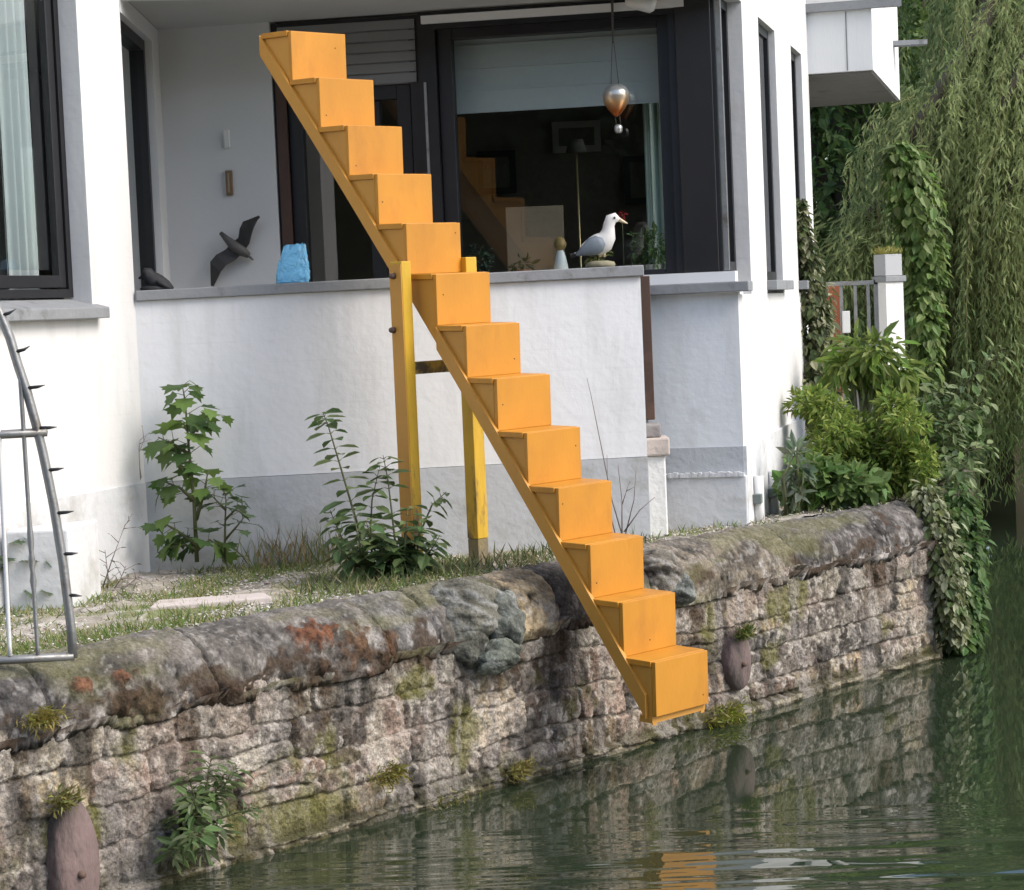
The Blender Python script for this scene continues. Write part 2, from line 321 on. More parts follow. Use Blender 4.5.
def masonry():
    nu = 1250; nz = 170
    u = np.linspace(U0, UB, nu); z = np.linspace(-.32, .53, nz)
    Ug, Zg = np.meshgrid(u, z, indexing='ij')
    rng = np.random.default_rng(5)
    uw = Ug + (fbm(Ug * 7, Zg * 7, 3) - .5) * .045 + (fbm(Ug * 30, Zg * 30, 31) - .5) * .022
    zw = Zg + (fbm(Ug * 5, Zg * 7, 9) - .5) * .040 + (vnoise(Ug * .9, Zg * 0, 4) - .5) * .07 + (fbm(Ug * 32, Zg * 32, 33) - .5) * .018
    rows = [-.36, -.17, -.01, .115, .235, .36, .60]
    H = np.zeros_like(Ug); C = np.zeros(Ug.shape + (3,))
    pal = np.array([[.20, .175, .16], [.25, .20, .175], [.235, .205, .15], [.155, .14, .13], [.10, .092, .085], [.30, .27, .235], [.27, .22, .16], [.17, .155, .15], [.22, .17, .145]])
    for r in range(len(rows) - 1):
        z0, z1 = rows[r], rows[r + 1]; brk = [U0 - .3]; top = r == len(rows) - 2
        while brk[-1] < UB + .3: brk.append(brk[-1] + (rng.uniform(.13, .38) if top else rng.uniform(.10, .36)))
        brk = np.array(brk); nb = len(brk)
        msk = (zw >= z0) & (zw < z1)
        # a few stones are split in two by a second bed joint
        idx = np.clip(np.searchsorted(brk, uw) - 1, 0, nb - 2)
        split = rng.random(nb) < (.0 if top else .3); sp_at = rng.uniform(.35, .65, nb)
        du = np.minimum(uw - brk[idx], brk[idx + 1] - uw)
        dz = np.minimum(zw - z0, z1 - zw)
        zs = z0 + (z1 - z0) * sp_at[idx]; isl = split[idx] & (zw < zs)
        dz = np.where(split[idx], np.minimum(dz, np.abs(zw - zs)), dz)
        d = np.minimum(du, dz); d = np.where((du < .03) & (dz < .03), d - (.03 - du) * (.03 - dz) * 12, d)
        prot = rng.uniform(-.015, .016, nb)[idx] + np.where(isl, rng.uniform(-.01, .012, nb)[idx], 0)
        tilt = (rng.uniform(-.12, .12, nb)[idx]) * (uw - brk[idx] - .08) + rng.uniform(-.12, .12, nb)[idx] * (zw - (z0 + z1) / 2)
        if top: prot *= .4; tilt *= .4
        body = sstep(.0, .007, d)
        h = -.014 + body * (.014 + prot * .5 + tilt * .6)
        ci = np.array([1.06, 1.0, .95]) * pal[rng.integers(0, len(pal), nb)] * rng.uniform(.5, 1.5, nb)[:, None]
        c2 = pal[rng.integers(0, len(pal), nb)]
        if top: ci = ci * .35 + np.array([.255, .235, .205]) * .65 * rng.uniform(.8, 1.15, nb)[:, None]
        cc = np.where(isl[..., None], c2[idx], ci[idx])[msk]
        mort = np.where(fbm(Ug * 6, Zg * 6, 141, 3)[msk][..., None] > .43, np.array([.34, .30, .26]), np.array([.10, .08, .06]))
        cc = mort + (cc - mort) * sstep(.001, .006, d)[msk][..., None]
        H[msk] = h[msk]; C[msk] = cc
    rg = fbm(Ug * 16, Zg * 16, 12, 5) - .5; fine = fbm(Ug * 60, Zg * 60, 77, 3) - .5
    H = H + rg * .020 + fine * .016 + np.abs(fbm(Ug * 26, Zg * 26, 88, 3) - .5) * -.020
    C *= (1 + rg * 1.0 + fine * 1.2)[..., None]
    # pale lime and lichen flecks
    fl = fbm(Ug * 14, Zg * 9, 21, 5); k = sstep(.53, .66, fl)[..., None]; C = C * (1 - k * .5) + np.array([.44, .40, .34]) * k * .5
    sp2 = fbm(Ug * 48, Zg * 40, 61, 3); k = sstep(.56, .66, sp2)[..., None]; C = C * (1 - k * .7) + np.array([.50, .46, .42]) * k * .7
    # warm pink/orange weathering
    pk = sstep(.55, .7, fbm(Ug * 3, Zg * 4, 25, 3))[..., None]; C = C * (1 - pk * .45) + np.array([.29, .215, .185]) * pk * .45
    # dark soot runs and root stains
    dk = sstep(.51, .64, fbm(Ug * 13, Zg * 7, 51, 6))[..., None]; C = C * (1 - dk * .8) + np.array([.045, .04, .036]) * dk * .8
    bm_ = sstep(.58, .68, fbm(Ug * 9, Zg * 5, 53, 4))[..., None] * sstep(.22, .42, Zg)[..., None]; C = C * (1 - bm_ * .85) + np.array([.065, .040, .022]) * bm_ * .85
    # green-yellow moss nearer the water
    ms = (sstep(.60, .74, fbm(Ug * 5, Zg * 5, 42, 4) + .10 * sstep(.16, .0, Zg)))[..., None]
    C = C * (1 - ms * .75) + np.array([.13, .125, .030]) * ms * .75
    # tide band: dark slime with a thin pale ledge
    wet = sstep(.085, .03, Zg + (fbm(Ug * 8, Zg * 8, 71) - .5) * .06)[..., None]
    C = C * (1 - wet * .75) + np.array([.045, .042, .020]) * wet * .75
    H += np.where(Zg < .028, .02, 0) * sstep(-.05, .0, Zg)
    lip = (sstep(.006, .012, Zg) * sstep(.028, .02, Zg) * sstep(.35, .55, fbm(Ug * 12, Zg * 3, 81)))[..., None]; C = C * (1 - lip * .8) + np.array([.36, .32, .24]) * lip * .8
    st_ = sstep(.52, .66, fbm(Ug * 16, Zg * 1.5, 57, 4))[..., None] * .5; C = C * (1 - st_) + np.array([.33, .30, .285]) * st_
    C = C * np.array([.90, .895, .85])
    base = np.array(QA); P = base + Ug[..., None] * np.array(QD) + H[..., None] * np.array(QN); P[..., 2] = Zg
    ii = np.arange((nu) * nz).reshape(nu, nz); Fq = np.stack([ii[:-1, :-1], ii[1:, :-1], ii[1:, 1:], ii[:-1, 1:]], -1).reshape(-1, 4)
    return P.reshape(-1, 3), Fq, np.clip(C, .004, .8).reshape(-1, 3)
quay_t = thing('quay_wall', 'old rough stone quay wall with rounded grey coping along the water', 'wall', tuple(quay(0, 0, 0)))
m_stone = mat_tint('old_stone', .92, 110, .75, .9, bscale=90)
V_, F_, C_ = masonry(); np_mesh('masonry_face', V_, F_, m_stone, quay_t, col=C_, smooth=True)

SEAMS = sorted([(at_pl(px, py, QA, QB) - QA).dot(QD) for px, py in ((-120, 720), (55, 715), (214, 680), (383, 640), (437, 620), (521, 610), (560, 605), (655, 590), (795, 560))])
def coping():
    nu = 1150; prof = []
    prof.append((-.10, .485))
    prof += [(-.03 + .0, .492), (.012, .497)]
    for a in np.linspace(-12, 88, 42): prof.append((-.188 + .20 * math.cos(R(a)), .50 + .182 * math.sin(R(a))))
    for d in np.linspace(.19, .34, 8): prof.append((-d, .682 - (d - .185) * .9))
    prof = np.array(prof); npf = len(prof)
    arc = np.concatenate([[0], np.cumsum(np.linalg.norm(np.diff(prof, axis=0), axis=1))])
    u = np.linspace(U0, UB + .005, nu); Ug, Ag = np.meshgrid(u, arc, indexing='ij')
    N0 = np.broadcast_to(prof[:, 0], Ug.shape); Z0 = np.broadcast_to(prof[:, 1], Ug.shape)
    dn = np.stack([np.gradient(prof[:, 1], arc), -np.gradient(prof[:, 0], arc)], -1)
    nn = dn / np.linalg.norm(dn, axis=1)[:, None]
    s = np.array([U0 - 1] + SEAMS + [UB + 1])
    uw = Ug + (fbm(Ug * 6, Ag * 6, 8) - .5) * .05
    idx = np.clip(np.searchsorted(s, uw) - 1, 0, len(s) - 2)
    d = np.minimum(uw - s[idx], s[idx + 1] - uw)
    rng = np.random.default_rng(3)
    off = rng.uniform(-.008, .010, len(s))[idx]
    low = fbm(Ug * 2.2, Ag * 3, 15, 3) - .5; mid = fbm(Ug * 11, Ag * 11, 16, 4) - .5; hi = fbm(Ug * 45, Ag * 45, 18, 3) - .5
    # the underside edge is ragged where root moss eats into it
    ledge = sstep(.30, .06, Ag) * sstep(.05, .10, Ag)
    H = off * .7 + low * .015 + mid * .017 + hi * .012 - .022 * sstep(.009, .0, d) - .035 * ledge * sstep(.45, .62, fbm(Ug * 9, Ag * 9, 19, 4))
    tone = np.array([[.105, .10, .10], [.095, .092, .094], [.115, .107, .10], [.085, .08, .075], [.10, .10, .10], [.095, .09, .085], [.36, .30, .20], [.09, .085, .085], [.175, .155, .125], [.085, .08, .078], [.1, .1, .1]])[:len(s)]
    C = tone[idx].copy() * np.array([.98, .93, .86]) * (1.0 + low * 1.1 + mid * 1.8 + hi * 1.6)[..., None]
    dk = (sstep(.52, .64, fbm(Ug * 12, Ag * 9, 161, 5)) * np.where(idx == 6, .15, 1))[..., None]; C = C * (1 - dk * .6) + np.array([.04, .036, .032]) * dk * .6
    # upper face blended towards a paler grey
    pale = sstep(.30, .5, Ag)[..., None] * .35; C = C * (1 - pale) + np.array([.20, .185, .165]) * pale
    fl = fbm(Ug * 24, Ag * 16, 23, 5); k = (sstep(.57, .67, fl) * (.25 + .75 * sstep(.33, .12, Ag)))[..., None]; C = C * (1 - k * .85) + np.array([.44, .41, .38]) * k * .85
    lich = sstep(.62, .75, fbm(Ug * 50, Ag * 50, 29, 3))[..., None]; C = C * (1 - lich * .4) + np.array([.36, .34, .31]) * lich * .4
    br = (sstep(.50, .64, fbm(Ug * 9, Ag * 12, 27, 4) + .12 * sstep(.20, .08, Ag) - .20 * sstep(.22, .34, Ag)))[..., None]; C = C * (1 - br * .9) + np.array([.055, .036, .022]) * br * .9
    sm = (sstep(.010, .0, d) * sstep(.3, .5, fbm(Ug * 14, Ag * 14, 37)))[..., None]; C = C * (1 - sm * .7) + np.array([.04, .03, .022]) * sm * .7
    ol = sstep(.56, .72, fbm(Ug * 2.6, Ag * 5, 44, 4))[..., None]; C = C * (1 - ol * .55) + np.array([.14, .135, .06]) * ol * .55
    # rust red and brown moss cushions that grow at chosen spots
    for px, py, zc_, ru, rn, cm in ((320, 622, .66, .075, .05, (.15, .060, .028)), (112, 656, .69, .05, .025, (.14, .065, .035)), (150, 649, .69, .035, .02, (.12, .055, .03)), (405, 632, .62, .06, .07, (.10, .055, .028)), (250, 690, .53, .10, .03, (.05, .032, .02)), (350, 668, .53, .05, .04, (.06, .036, .02)), (190, 690, .58, .07, .05, (.06, .04, .022)), (145, 690, .58, .06, .03, (.07, .045, .025)), (420, 640, .57, .05, .05, (.09, .05, .026))):
        cp_ = at_z(px, py, zc_) - QA; uc, nc = cp_.dot(QD), cp_.dot(QN)
        ac = arc[np.argmin((prof[:, 0] - nc) ** 2 + (prof[:, 1] - zc_) ** 2)]
        dd_ = np.sqrt(((Ug - uc) / ru) ** 2 + ((Ag - ac) / rn) ** 2) + (fbm(Ug * 38, Ag * 38, 131, 4) - .5) * 2.4
        k = sstep(1.25, .45, dd_); H = H + k * (.012 + .010 * fbm(Ug * 60, Ag * 60, 133, 2)); k = k[..., None]
        C = C * (1 - k * .95) + np.array(cm) * .85 * (1 + 2.2 * hi[..., None]) * k * .95
    Nn = N0 + H * nn[:, 0]; Zz = Z0 + H * nn[:, 1]
    P = np.array(QA) + Ug[..., None] * np.array(QD) + Nn[..., None] * np.array(QN); P[..., 2] = Zz
    ii = np.arange(nu * npf).reshape(nu, npf); Fq = np.stack([ii[:-1, :-1], ii[1:, :-1], ii[1:, 1:], ii[:-1, 1:]], -1).reshape(-1, 4)
    return P.reshape(-1, 3), Fq, np.clip(C, .004, .8).reshape(-1, 3)
m_cope = mat_tint('weathered_coping', .92, 90, .65, .8, bscale=70)
V_, F_, C_ = coping(); np_mesh('coping', V_, F_, m_cope, quay_t, col=C_, smooth=True)
# the end of the wall turns the corner
m_stoneplain = mat('stone_return', (.16, .145, .12), .95, .4, 9, .8, 25, stain=(.06, .055, .03), stain_scale=5)
MB().prism([xy(quay(UB - .01, .0, 0))[:2], xy(quay(UB + .02, -.01, 0))[:2], xy(quay(UB + .05, -1.4, 0))[:2], xy(quay(UB - .01, -1.4, 0))[:2]], -.4, .66).build('end_return', m_stoneplain, quay_t)

def lump(center, rad, seed, colr, amp=.35, sub=5):
    bm = bmesh.new(); bmesh.ops.create_icosphere(bm, subdivisions=sub, radius=1)
    v = np.array([x.co[:] for x in bm.verts]); f = np.array([[x.index for x in q.verts] for q in bm.faces]); bm.free()
    nz = fbm(v[:, 0] * 1.3 + 5 + v[:, 2], v[:, 1] * 1.3 + 9 - v[:, 2] * 1.7, seed, 4) - .5
    n2 = fbm(v[:, 0] * 4 + v[:, 2] * 3, v[:, 1] * 4 + v[:, 2] * 2, seed + 5, 3) - .5
    s = 1 + nz * amp * 2 + n2 * .07
    p = v * s[:, None]
    P = np.array(center) + p[:, :1] * rad[0] * np.array(QD) + p[:, 1:2] * rad[1] * np.array(QN) + p[:, 2:3] * rad[2] * np.array([0, 0, 1])
    C = np.array(colr) * (1 + nz * 1.8 + n2 * 1.6)[:, None]
    k = sstep(.08, .22, n2)[:, None]; C = C * (1 - k * .5) + np.array([.24, .245, .24]) * k * .5
    return P, f, np.clip(C, .01, .6)
def multi_lump(name, parts, label):
    Vs, Fs, Cs, n = [], [], [], 0
    for p in parts:
        P, f, C = lump(*p); Vs.append(P); Fs.append(f + n); Cs.append(C); n += len(P)
    o = np_mesh(name, np.concatenate(Vs), np.concatenate(Fs), m_cope, quay_t, col=np.concatenate(Cs), smooth=True); o['label'] = label
ug = (at_pl(482, 620, QA, QB) - QA).dot(QD)
multi_lump('protruding_stone', [(quay(ug - .02, -.075, .595), (.155, .13, .10), 3, (.125, .12, .095)), (quay(ug + .08, .0, .55), (.085, .085, .10), 8, (.115, .122, .105)),
            (quay(ug - .06, -.02, .50), (.10, .07, .09), 14, (.12, .12, .10)), (quay(ug + .03, .035, .44), (.10, .06, .055), 19, (.10, .11, .09))], 'blue-grey lumpy stone left of the staircase')
ug2 = (at_pl(668, 575, QA, QB) - QA).dot(QD)
multi_lump('protruding_stone', [(quay(ug2, -.07, .59), (.11, .12, .085), 23, (.15, .135, .11)), (quay(ug2 + .04, -.01, .535), (.09, .08, .065), 28, (.14, .15, .135))], 'blue-grey lumpy stone right of the staircase foot')
m_disc = mat('purple_stone_plate', (.17, .12, .11), .9, .4, 9, .9, 45, stain=(.075, .062, .055), stain_scale=7, stain_lo=.46, stain_hi=.62, stretch=(1, 1, .5))
def plate(px, py, hw, hh, name='anchor_plate', label=None):
    u0 = (at_pl(px, py, QA, QB) - QA); u = u0.dot(QD); z = u0.z
    mb = MB(); n = 40; prof = [(1.0, -.02), (1.0, .012), (.93, .026), (.5, .032), (.0, .034)]
    vs, fs = [], []
    for k, (rr, hgt) in enumerate(prof[:-1]):
        for j in range(n):
            a = 2 * math.pi * j / n; w_ = 1 + .04 * math.sin(3 * a + px); vs.append(quay(u + math.cos(a) * hw * rr * w_, hgt + .012, z + math.sin(a) * hh * rr))
    vs.append(quay(u, .034 + .012, z)); c = len(vs) - 1
    for k in range(len(prof) - 2):
        fs += [(k * n + j, k * n + (j + 1) % n, (k + 1) * n + (j + 1) % n, (k + 1) * n + j) for j in range(n)]
    k = len(prof) - 2; fs += [(k * n + j, k * n + (j + 1) % n, c) for j in range(n)]
    mb.add(vs, fs, True); o = mb.build(name, m_disc, quay_t)
    if label: o['label'] = label
    b = MB(); b.tube([quay(u, .03, z - .01), quay(u, .058, z - .012)], [.013, .010], 8); b.build('bolt', m_rust, o)
plate(733, 660, .071, .115, label='oval purplish stone plate beside the staircase foot')
plate(70, 868, .075, .20, label='tall oval purplish stone plate at the near end')

# bank: the soil terrace between coping and house and the garden beyond
def terrace():
    nu, nn_ = 420, 260
    u = np.linspace(U0 - .5, UB + .05, nu); n = np.linspace(-.20, -3.2, nn_)
    Ug, Ng = np.meshgrid(u, n, indexing='ij')
    Z = .666 - .026 * sstep(-.20, -.7, Ng) + (fbm(Ug * 4, Ng * 4, 91, 4) - .5) * .05 + (fbm(Ug * 25, Ng * 25, 92, 3) - .5) * .018
    g = fbm(Ug * 3, Ng * 5, 95, 4)
    C = np.zeros(Ug.shape + (3,)) + np.array([.31, .28, .235])
    C *= (1 + (fbm(Ug * 30, Ng * 30, 96, 4) - .5) * 1.2)[..., None]
    k = sstep(.45, .6, g)[..., None]; C = C * (1 - k * .8) + np.array([.17, .19, .075]) * k * .8
    k = sstep(.6, .7, fbm(Ug * 12, Ng * 16, 97, 4))[..., None]; C = C * (1 - k * .7) + np.array([.46, .43, .40]) * k * .7
    P = np.array(QA) + Ug[..., None] * np.array(QD) + Ng[..., None] * np.array(QN); P[..., 2] = Z
    ii = np.arange(nu * nn_).reshape(nu, nn_); Fq = np.stack([ii[:-1, :-1], ii[:-1, 1:], ii[1:, 1:], ii[1:, :-1]], -1).reshape(-1, 4)
    return P.reshape(-1, 3), Fq, np.clip(C, .01, .7).reshape(-1, 3)
m_terr = mat_tint('bank_soil', .95, 60, .4, .5)
V_, F_, C_ = terrace(); tag(np_mesh('terrace', V_, F_, m_terr, None, col=C_, smooth=True), kind='structure')
bk = [at_z(942, 640, 0), at_z(965, 610, 0), at_z(972, 560, 0), at(980, 500, 17.0)]
tag(MB().prism([xy(quay(UB - .3, -1.0, 0))[:2], xy(quay(UB, -.3, 0))[:2]] + [p[:2] for p in (bk[0], bk[1], bk[2], bk[3])] + [(2.6, 24), (-6, 24), (-6, 12), (0, 11.3)], -.5, .63).build('garden_bank', m_soil), kind='structure')

# ================================================================== HOUSE
house = thing('house', 'white painted brick house with black window frames above the quay', 'house', (0, 9.3, .6))
P1 = xy(at(135, 300, 8.30)); P2 = xy(at(640, 270, 8.55))
aL = R(19.5); LD = Vector((math.sin(aL), math.cos(aL), 0)); P0 = P1 - LD * 2.6
S1 = xy(at(643, 285, 8.98)); S2 = xy(at(737.5, 285, 8.90))
aF = R(14.2); FD = Vector((math.sin(aF), math.cos(aF), 0)); FN = Vector((FD.y, -FD.x, 0))
S3 = xy(at_pl(806, 200, S2, S2 + FD))
B1 = xy(at(164, 150, 9.40)); B2 = xy(at(700, 150, 9.01))
GZ = .55
m_wL = mat_brick('white_brick_left', (.73, .725, .71), LD)
m_wF = mat_brick('white_brick_parapet', (.78, .79, .80), (P2 - P1).normalized())
m_wR = mat_brick('white_brick_right', (.73, .725, .71), FD, stain=(.62, .52, .46), stain_lo=.55)
m_plinth = mat('grey_blue_plinth', (.47, .49, .51), .85, .14, 3, .3, 40, stain=(.34, .345, .33), stain_scale=6, stain_lo=.50, stain_hi=.72)
m_plinth_pale = mat('pale_plinth_render', (.63, .64, .65), .85, .14, 3, .4, 30, stain=(.45, .44, .41), stain_scale=5, stain_lo=.50, stain_hi=.7)
m_plaster = mat('balcony_plaster', (.66, .665, .66), .9, .05, 3, .1, 30)
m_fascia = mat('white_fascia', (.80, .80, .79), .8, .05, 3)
ZP = .985        # plinth height
TOP = 6.5

# left wall with a window
def at_L(px, py): return at_pl(px, py, P0, P1)
wl0, wl1 = xy(at_L(-150, 200)), xy(at_L(92, 300))          # opening edges
wz0 = 1.655; wz1 = 3.05
b = MB()
b.wall(wl1, P1, ZP, TOP, 0, .115); b.wall(P0, wl1, ZP, 1.61, 0, .3); b.wall(P0, wl1, wz1, TOP, 0, .3); b.wall(P0, wl0, 1.61, wz1, 0, .3)
b.build('wall', m_wL, house)
MB().wall(P0, P1, GZ, ZP, -.006, .3).build('plinth', m_plinth_pale, house)
sl1 = xy(at_L(98, 312))
o = MB(); dn = Vector((-LD.y, LD.x, 0))
pA = P0; pB = sl1
o.hexa([xy(pA - dn * .05, 1.610), xy(pB - dn * .05, 1.610), xy(pB + dn * .09, 1.610), xy(pA + dn * .09, 1.610), xy(pA - dn * .05, 1.650), xy(pB - dn * .05, 1.650), xy(pB + dn * .09, 1.685), xy(pA + dn * .09, 1.685)])
o.build('window_sill', m_sill, house, bevel=.004)
def frame_bars(mb, A, B, z0, z1, w, t0, t1):
    d = (B - A).normalized()
    mb.wall(A, A + d * w, z0, z1, t0, t1); mb.wall(B - d * w, B, z0, z1, t0, t1)
    mb.wall(A + d * w, B - d * w, z0, z0 + w, t0, t1); mb.wall(A + d * w, B - d * w, z1 - w, z1, t0, t1)
fA, fB = wl0, wl1
fr = MB(); frame_bars(fr, fA, fB, 1.69, wz1, .030, .075, .11)
wo_ = fr.build('window', m_black, house); wo_['label'] = 'left window beside the spiked railing'
sa = MB(); fa, fb = fA + LD * .033, fB - LD * .033
frame_bars(sa, fa, fb, 1.725, wz1 - .03, .045, .082, .112)
mid = xy(at_L(-2, 250)); sa.wall(mid - LD * .02, mid + LD * .03, 1.80, wz1 - .1, .088, .122)
sa.build('sash', m_black, wo_, bevel=.003)
MB().wall(fa + LD * .05, fb - LD * .05, 1.79, wz1 - .1, .104, .108).build('pane', m_glass, wo_)
# parapet of the recessed balcony
z2 = .03
b = MB(); b.wall(P1, P2, ZP, 1.668, 0, .14, ZP, 1.685); b.build('parapet', m_wF, house)
MB().wall(P1, P2, GZ, ZP - .002, -.006, .14).build('plinth', m_plinth, house)
pd = (P2 - P1).normalized()
o = MB(); o.wall(P1 + pd * .004, P2 + pd * .012, 1.669, 1.708, -.02, .17, 1.686, 1.728); o.build('parapet_coping', m_sill, house, bevel=.004)
# balcony: floor, side return with slim window, back wall, soffit
pn = Vector((-pd.y, pd.x, 0))
MB().prism([(P1 + pn * .141)[:2], (P2 + pn * .141)[:2], S1[:2], B2[:2], B1[:2]], .60, .72).build('balcony_floor', m_concrete, house)
R0 = P1 + (B1 - P1) * .06; R1 = P1 + (B1 - P1) * .80
rd = (B1 - P1).normalized()
b = MB(); b.wall(R1, B1, .7, 2.82, 0, .2); b.wall(P1 + rd * .30 * 0 + pn * .30, R0 + rd * .3, .7, 1.6, .0, .2) if False else None
b.wall(P1 + rd * .02, R1, 2.75, 2.82, 0, .2); b.build('return_wall', m_plaster, house)
fr = MB(); frame_bars(fr, P1 + rd * .02, R1, .72, 2.75, .045, .03, .09); so_ = fr.build('window', m_black, house); so_['label'] = 'slim dark window in the side of the balcony'
MB().wall(P1 + rd * .05, R1 - rd * .03, .76, 2.71, .06, .064).build('pane', m_glass, so_)
def at_B(px, py): return at_pl(px, py, B1, B2)
d0, d1, d2 = xy(at_B(275, 150)), xy(at_B(424, 150)), xy(at_B(690, 150))
bd = (B2 - B1).normalized()
b = MB(); b.wall(B1, d0, .6, 2.83, 0, .2); b.build('wall', m_plaster, house)
# soffit slab and fascia over the balcony, the storey above
E1 = xy(at(60, 5, 8.50)); E2 = xy(at(717, -20, 8.95))
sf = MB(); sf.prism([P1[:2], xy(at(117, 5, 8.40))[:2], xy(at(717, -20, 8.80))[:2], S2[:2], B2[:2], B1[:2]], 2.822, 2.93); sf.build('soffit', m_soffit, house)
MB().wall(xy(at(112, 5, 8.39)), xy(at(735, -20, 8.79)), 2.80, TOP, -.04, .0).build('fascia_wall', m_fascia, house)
# balcony door: shutter, frame, dark glass
fr = MB(); frame_bars(fr, d0, d1, .72, 2.815, .05, .02, .09)
door = fr.build('balcony_door', m_black, house)
cp = xy(at_B(281, 150)); MB().wall(cp - bd * .012, cp + bd * .03, .74, 2.60, .0, .018).build('jamb_board', m_brownframe, door)
sh = MB(); zt, zb = 2.80, 2.535; ns = 6
for i in range(ns):
    za = zb + (zt - zb) * i / ns; zc = zb + (zt - zb) * (i + 1) / ns
    A, B = d0 + bd * .03, d1 - bd * .02; n_ = Vector((-bd.y, bd.x, 0))
    A0, B0 = A + n_ * .006, B + n_ * .006; A1, B1_ = A + n_ * .019, B + n_ * .019
    sh.hexa([xy(A0, za + .004), xy(B0, za + .004), xy(B1_, za + .004), xy(A1, za + .004), xy(A + n_ * .012, zc - .002), xy(B + n_ * .012, zc - .002), xy(B1_, zc - .002), xy(A1, zc - .002)])
m_shut = mat('grey_shutter', (.24, .24, .24), .6, .08)
sh.wall(d0 + bd * .03, d1 - bd * .02, zb, zt, .020, .026); sh.build('roller_shutter', m_shut, door)
lf = MB(); da, db_ = d0 + bd * .055, d1 - bd * .055
frame_bars(lf, da, db_, .78, 2.535, .06, .035, .085)
md = xy(at_B(372, 150)); lf.wall(md - bd * .03, md + bd * .03, .84, 2.47, .036, .084); lf.build('door_leaf', m_black, door, bevel=.003)
MB().wall(da + bd * .05, db_ - bd * .05, .83, 2.48, .058, .062).build('pane', m_glass, door)
ed = xy(at_B(429, 150)); MB().wall(ed - bd * .004, ed + bd * .006, 1.2, 2.53, -.03, -.012).build('edge_strip', m_steel, door)
# the big picture window
fr = MB(); frame_bars(fr, d1, d2, 1.60, 2.815, .07, -.02, .10); wb = fr.build('window', m_black, house); wb['label'] = 'big picture window behind the seagull'
fr2 = MB(); ga, gb = xy(at_B(441, 150)), xy(at_B(676, 150)); frame_bars(fr2, ga, gb, 1.655, 2.765, .062, .01, .07); fr2.build('sash', m_black, wb, bevel=.004)
MB().wall(ga + bd * .06, gb - bd * .06, 1.70, 2.71, .04, .044).build('pane', m_glass, wb)
MB().wall(d1 + bd * .02, d2, 2.768, 2.800, -.045, -.022).build('shutter_guide', m_fascia, wb)
m_blind = mat('white_fabric_blind', (.50, .51, .50), .8, .05)
bl = MB(); A, B = ga + bd * .03, gb - bd * .03
for i in range(4):
    za = 2.41 + i * .092; bl.wall(A, B, za + .004, za + .090, .135 + .004 * (i % 2), .140 + .004 * (i % 2))
    bl.wall(A, B, za - .004, za + .004, .130, .143)
bl.build('blind', m_blind, wb)
MB().wall(d1, d2, .6, 1.60, .0, .2).build('wall', m_plaster, house)
# block under the glazed corner
b = MB(); b.wall(S1, S2 - (S2 - S1).normalized() * .004, ZP, 1.61, 0, .25); b.build('wall', mat_brick('white_brick_corner', (.74, .765, .785), (S2 - S1).normalized(), joint=.1), house)
b = MB(); b.wall(S1, S2, .88, ZP, -.004, .25); b.build('plinth', m_plinth, house)
b = MB(); b.wall(S1, S2 + (S2 - S1).normalized() * .01, GZ, .868, -.018, .25); lowp = b.build('plinth_base', m_plinth_pale, house, bevel=.006)
rg = MB(); npt = 40
for k in range(npt):
    t = k / npt; p = S1.lerp(S2, t); q = S1.lerp(S2, t + 1.02 / npt); hh = random.uniform(.006, .014)
    rg.wall(p, q, .864, .872 + hh, -.024 - random.random() * .006, .0)
rg.build('render_ridge', m_plinth_pale, lowp)
sdn = (S2 - S1).normalized()
MB().wall(S1 - sdn * .02, S2 + sdn * .05, 1.611, 1.652, -.055, .12).build('window_sill', m_sill, house, bevel=.004)
MB().wall(S1, S2 - sdn * .01, 1.653, 1.695, .02, .12).build('sill_board', m_fascia, house)
# glazed corner post
cA, cB = xy(at(683.5, 270, 8.99)), xy(at(719, 270, 8.93))
MB().wall(cA, cB, 1.697, 2.82, 0, .16).build('corner_post', m_black, house, bevel=.004)
# right facade with recessed slots
def at_R(px, py): return at_pl(px, py, S2, S2 + FD)
def tR(px, py): return (at_R(px, py) - S2).dot(FD)
t_p = [(tR(751, 277), tR(767, 277)), (tR(783, 277), tR(798.5, 277)), (tR(806, 200), tR(811, 150))]
Lf = max(t_p[2][1], t_p[2][0] + .2)
f = lambda t: S2 + FD * t
zs = 1.66
b = MB(); b.wall(f(0), f(Lf), ZP, 1.60, 0, .28); b.wall(f(-.0), f(Lf), 2.82, TOP, -.0, .28)
for a, c in t_p: b.wall(f(a), f(c), 1.60, 2.82, 0, .28)
b.build('wall', m_wR, house)
MB().wall(f(.0), f(Lf), GZ, ZP, -.012, .28).build('plinth', m_plinth_pale, house)
for i, (a, c) in enumerate(((t_p[0][1], t_p[1][0]), (t_p[1][1], t_p[2][0]))):
    fr = MB(); frame_bars(fr, f(a), f(c), 1.66, 2.82, .04, .030, .10); wq = fr.build('window', m_black, house)
    wq['label'] = ('nearer' if i == 0 else 'farther') + ' tall slot window of the sunlit right facade'
    MB().wall(f(a + .035), f(c - .035), 1.695, 2.785, .040, .044).build('pane', m_glass, wq)
    MB().wall(f(a - .01), f(c + .04), 1.615, 1.658, -.045, .029).build('sill', m_sill, wq, bevel=.003)
w0 = tR(722, 270); fr = MB(); frame_bars(fr, f(.02), f(t_p[0][0]), 1.697, 2.82, .04, .06, .12); wq = fr.build('window', m_black, house); wq['label'] = 'narrow dark window next to the black corner post'
MB().wall(f(.05), f(t_p[0][0] - .03), 1.73, 2.79, .08, .084).build('pane', m_glass, wq)
MB().wall(f(.03), f(.05), 1.70, 2.80, .035, .055).build('edge_strip', m_steel, wq)
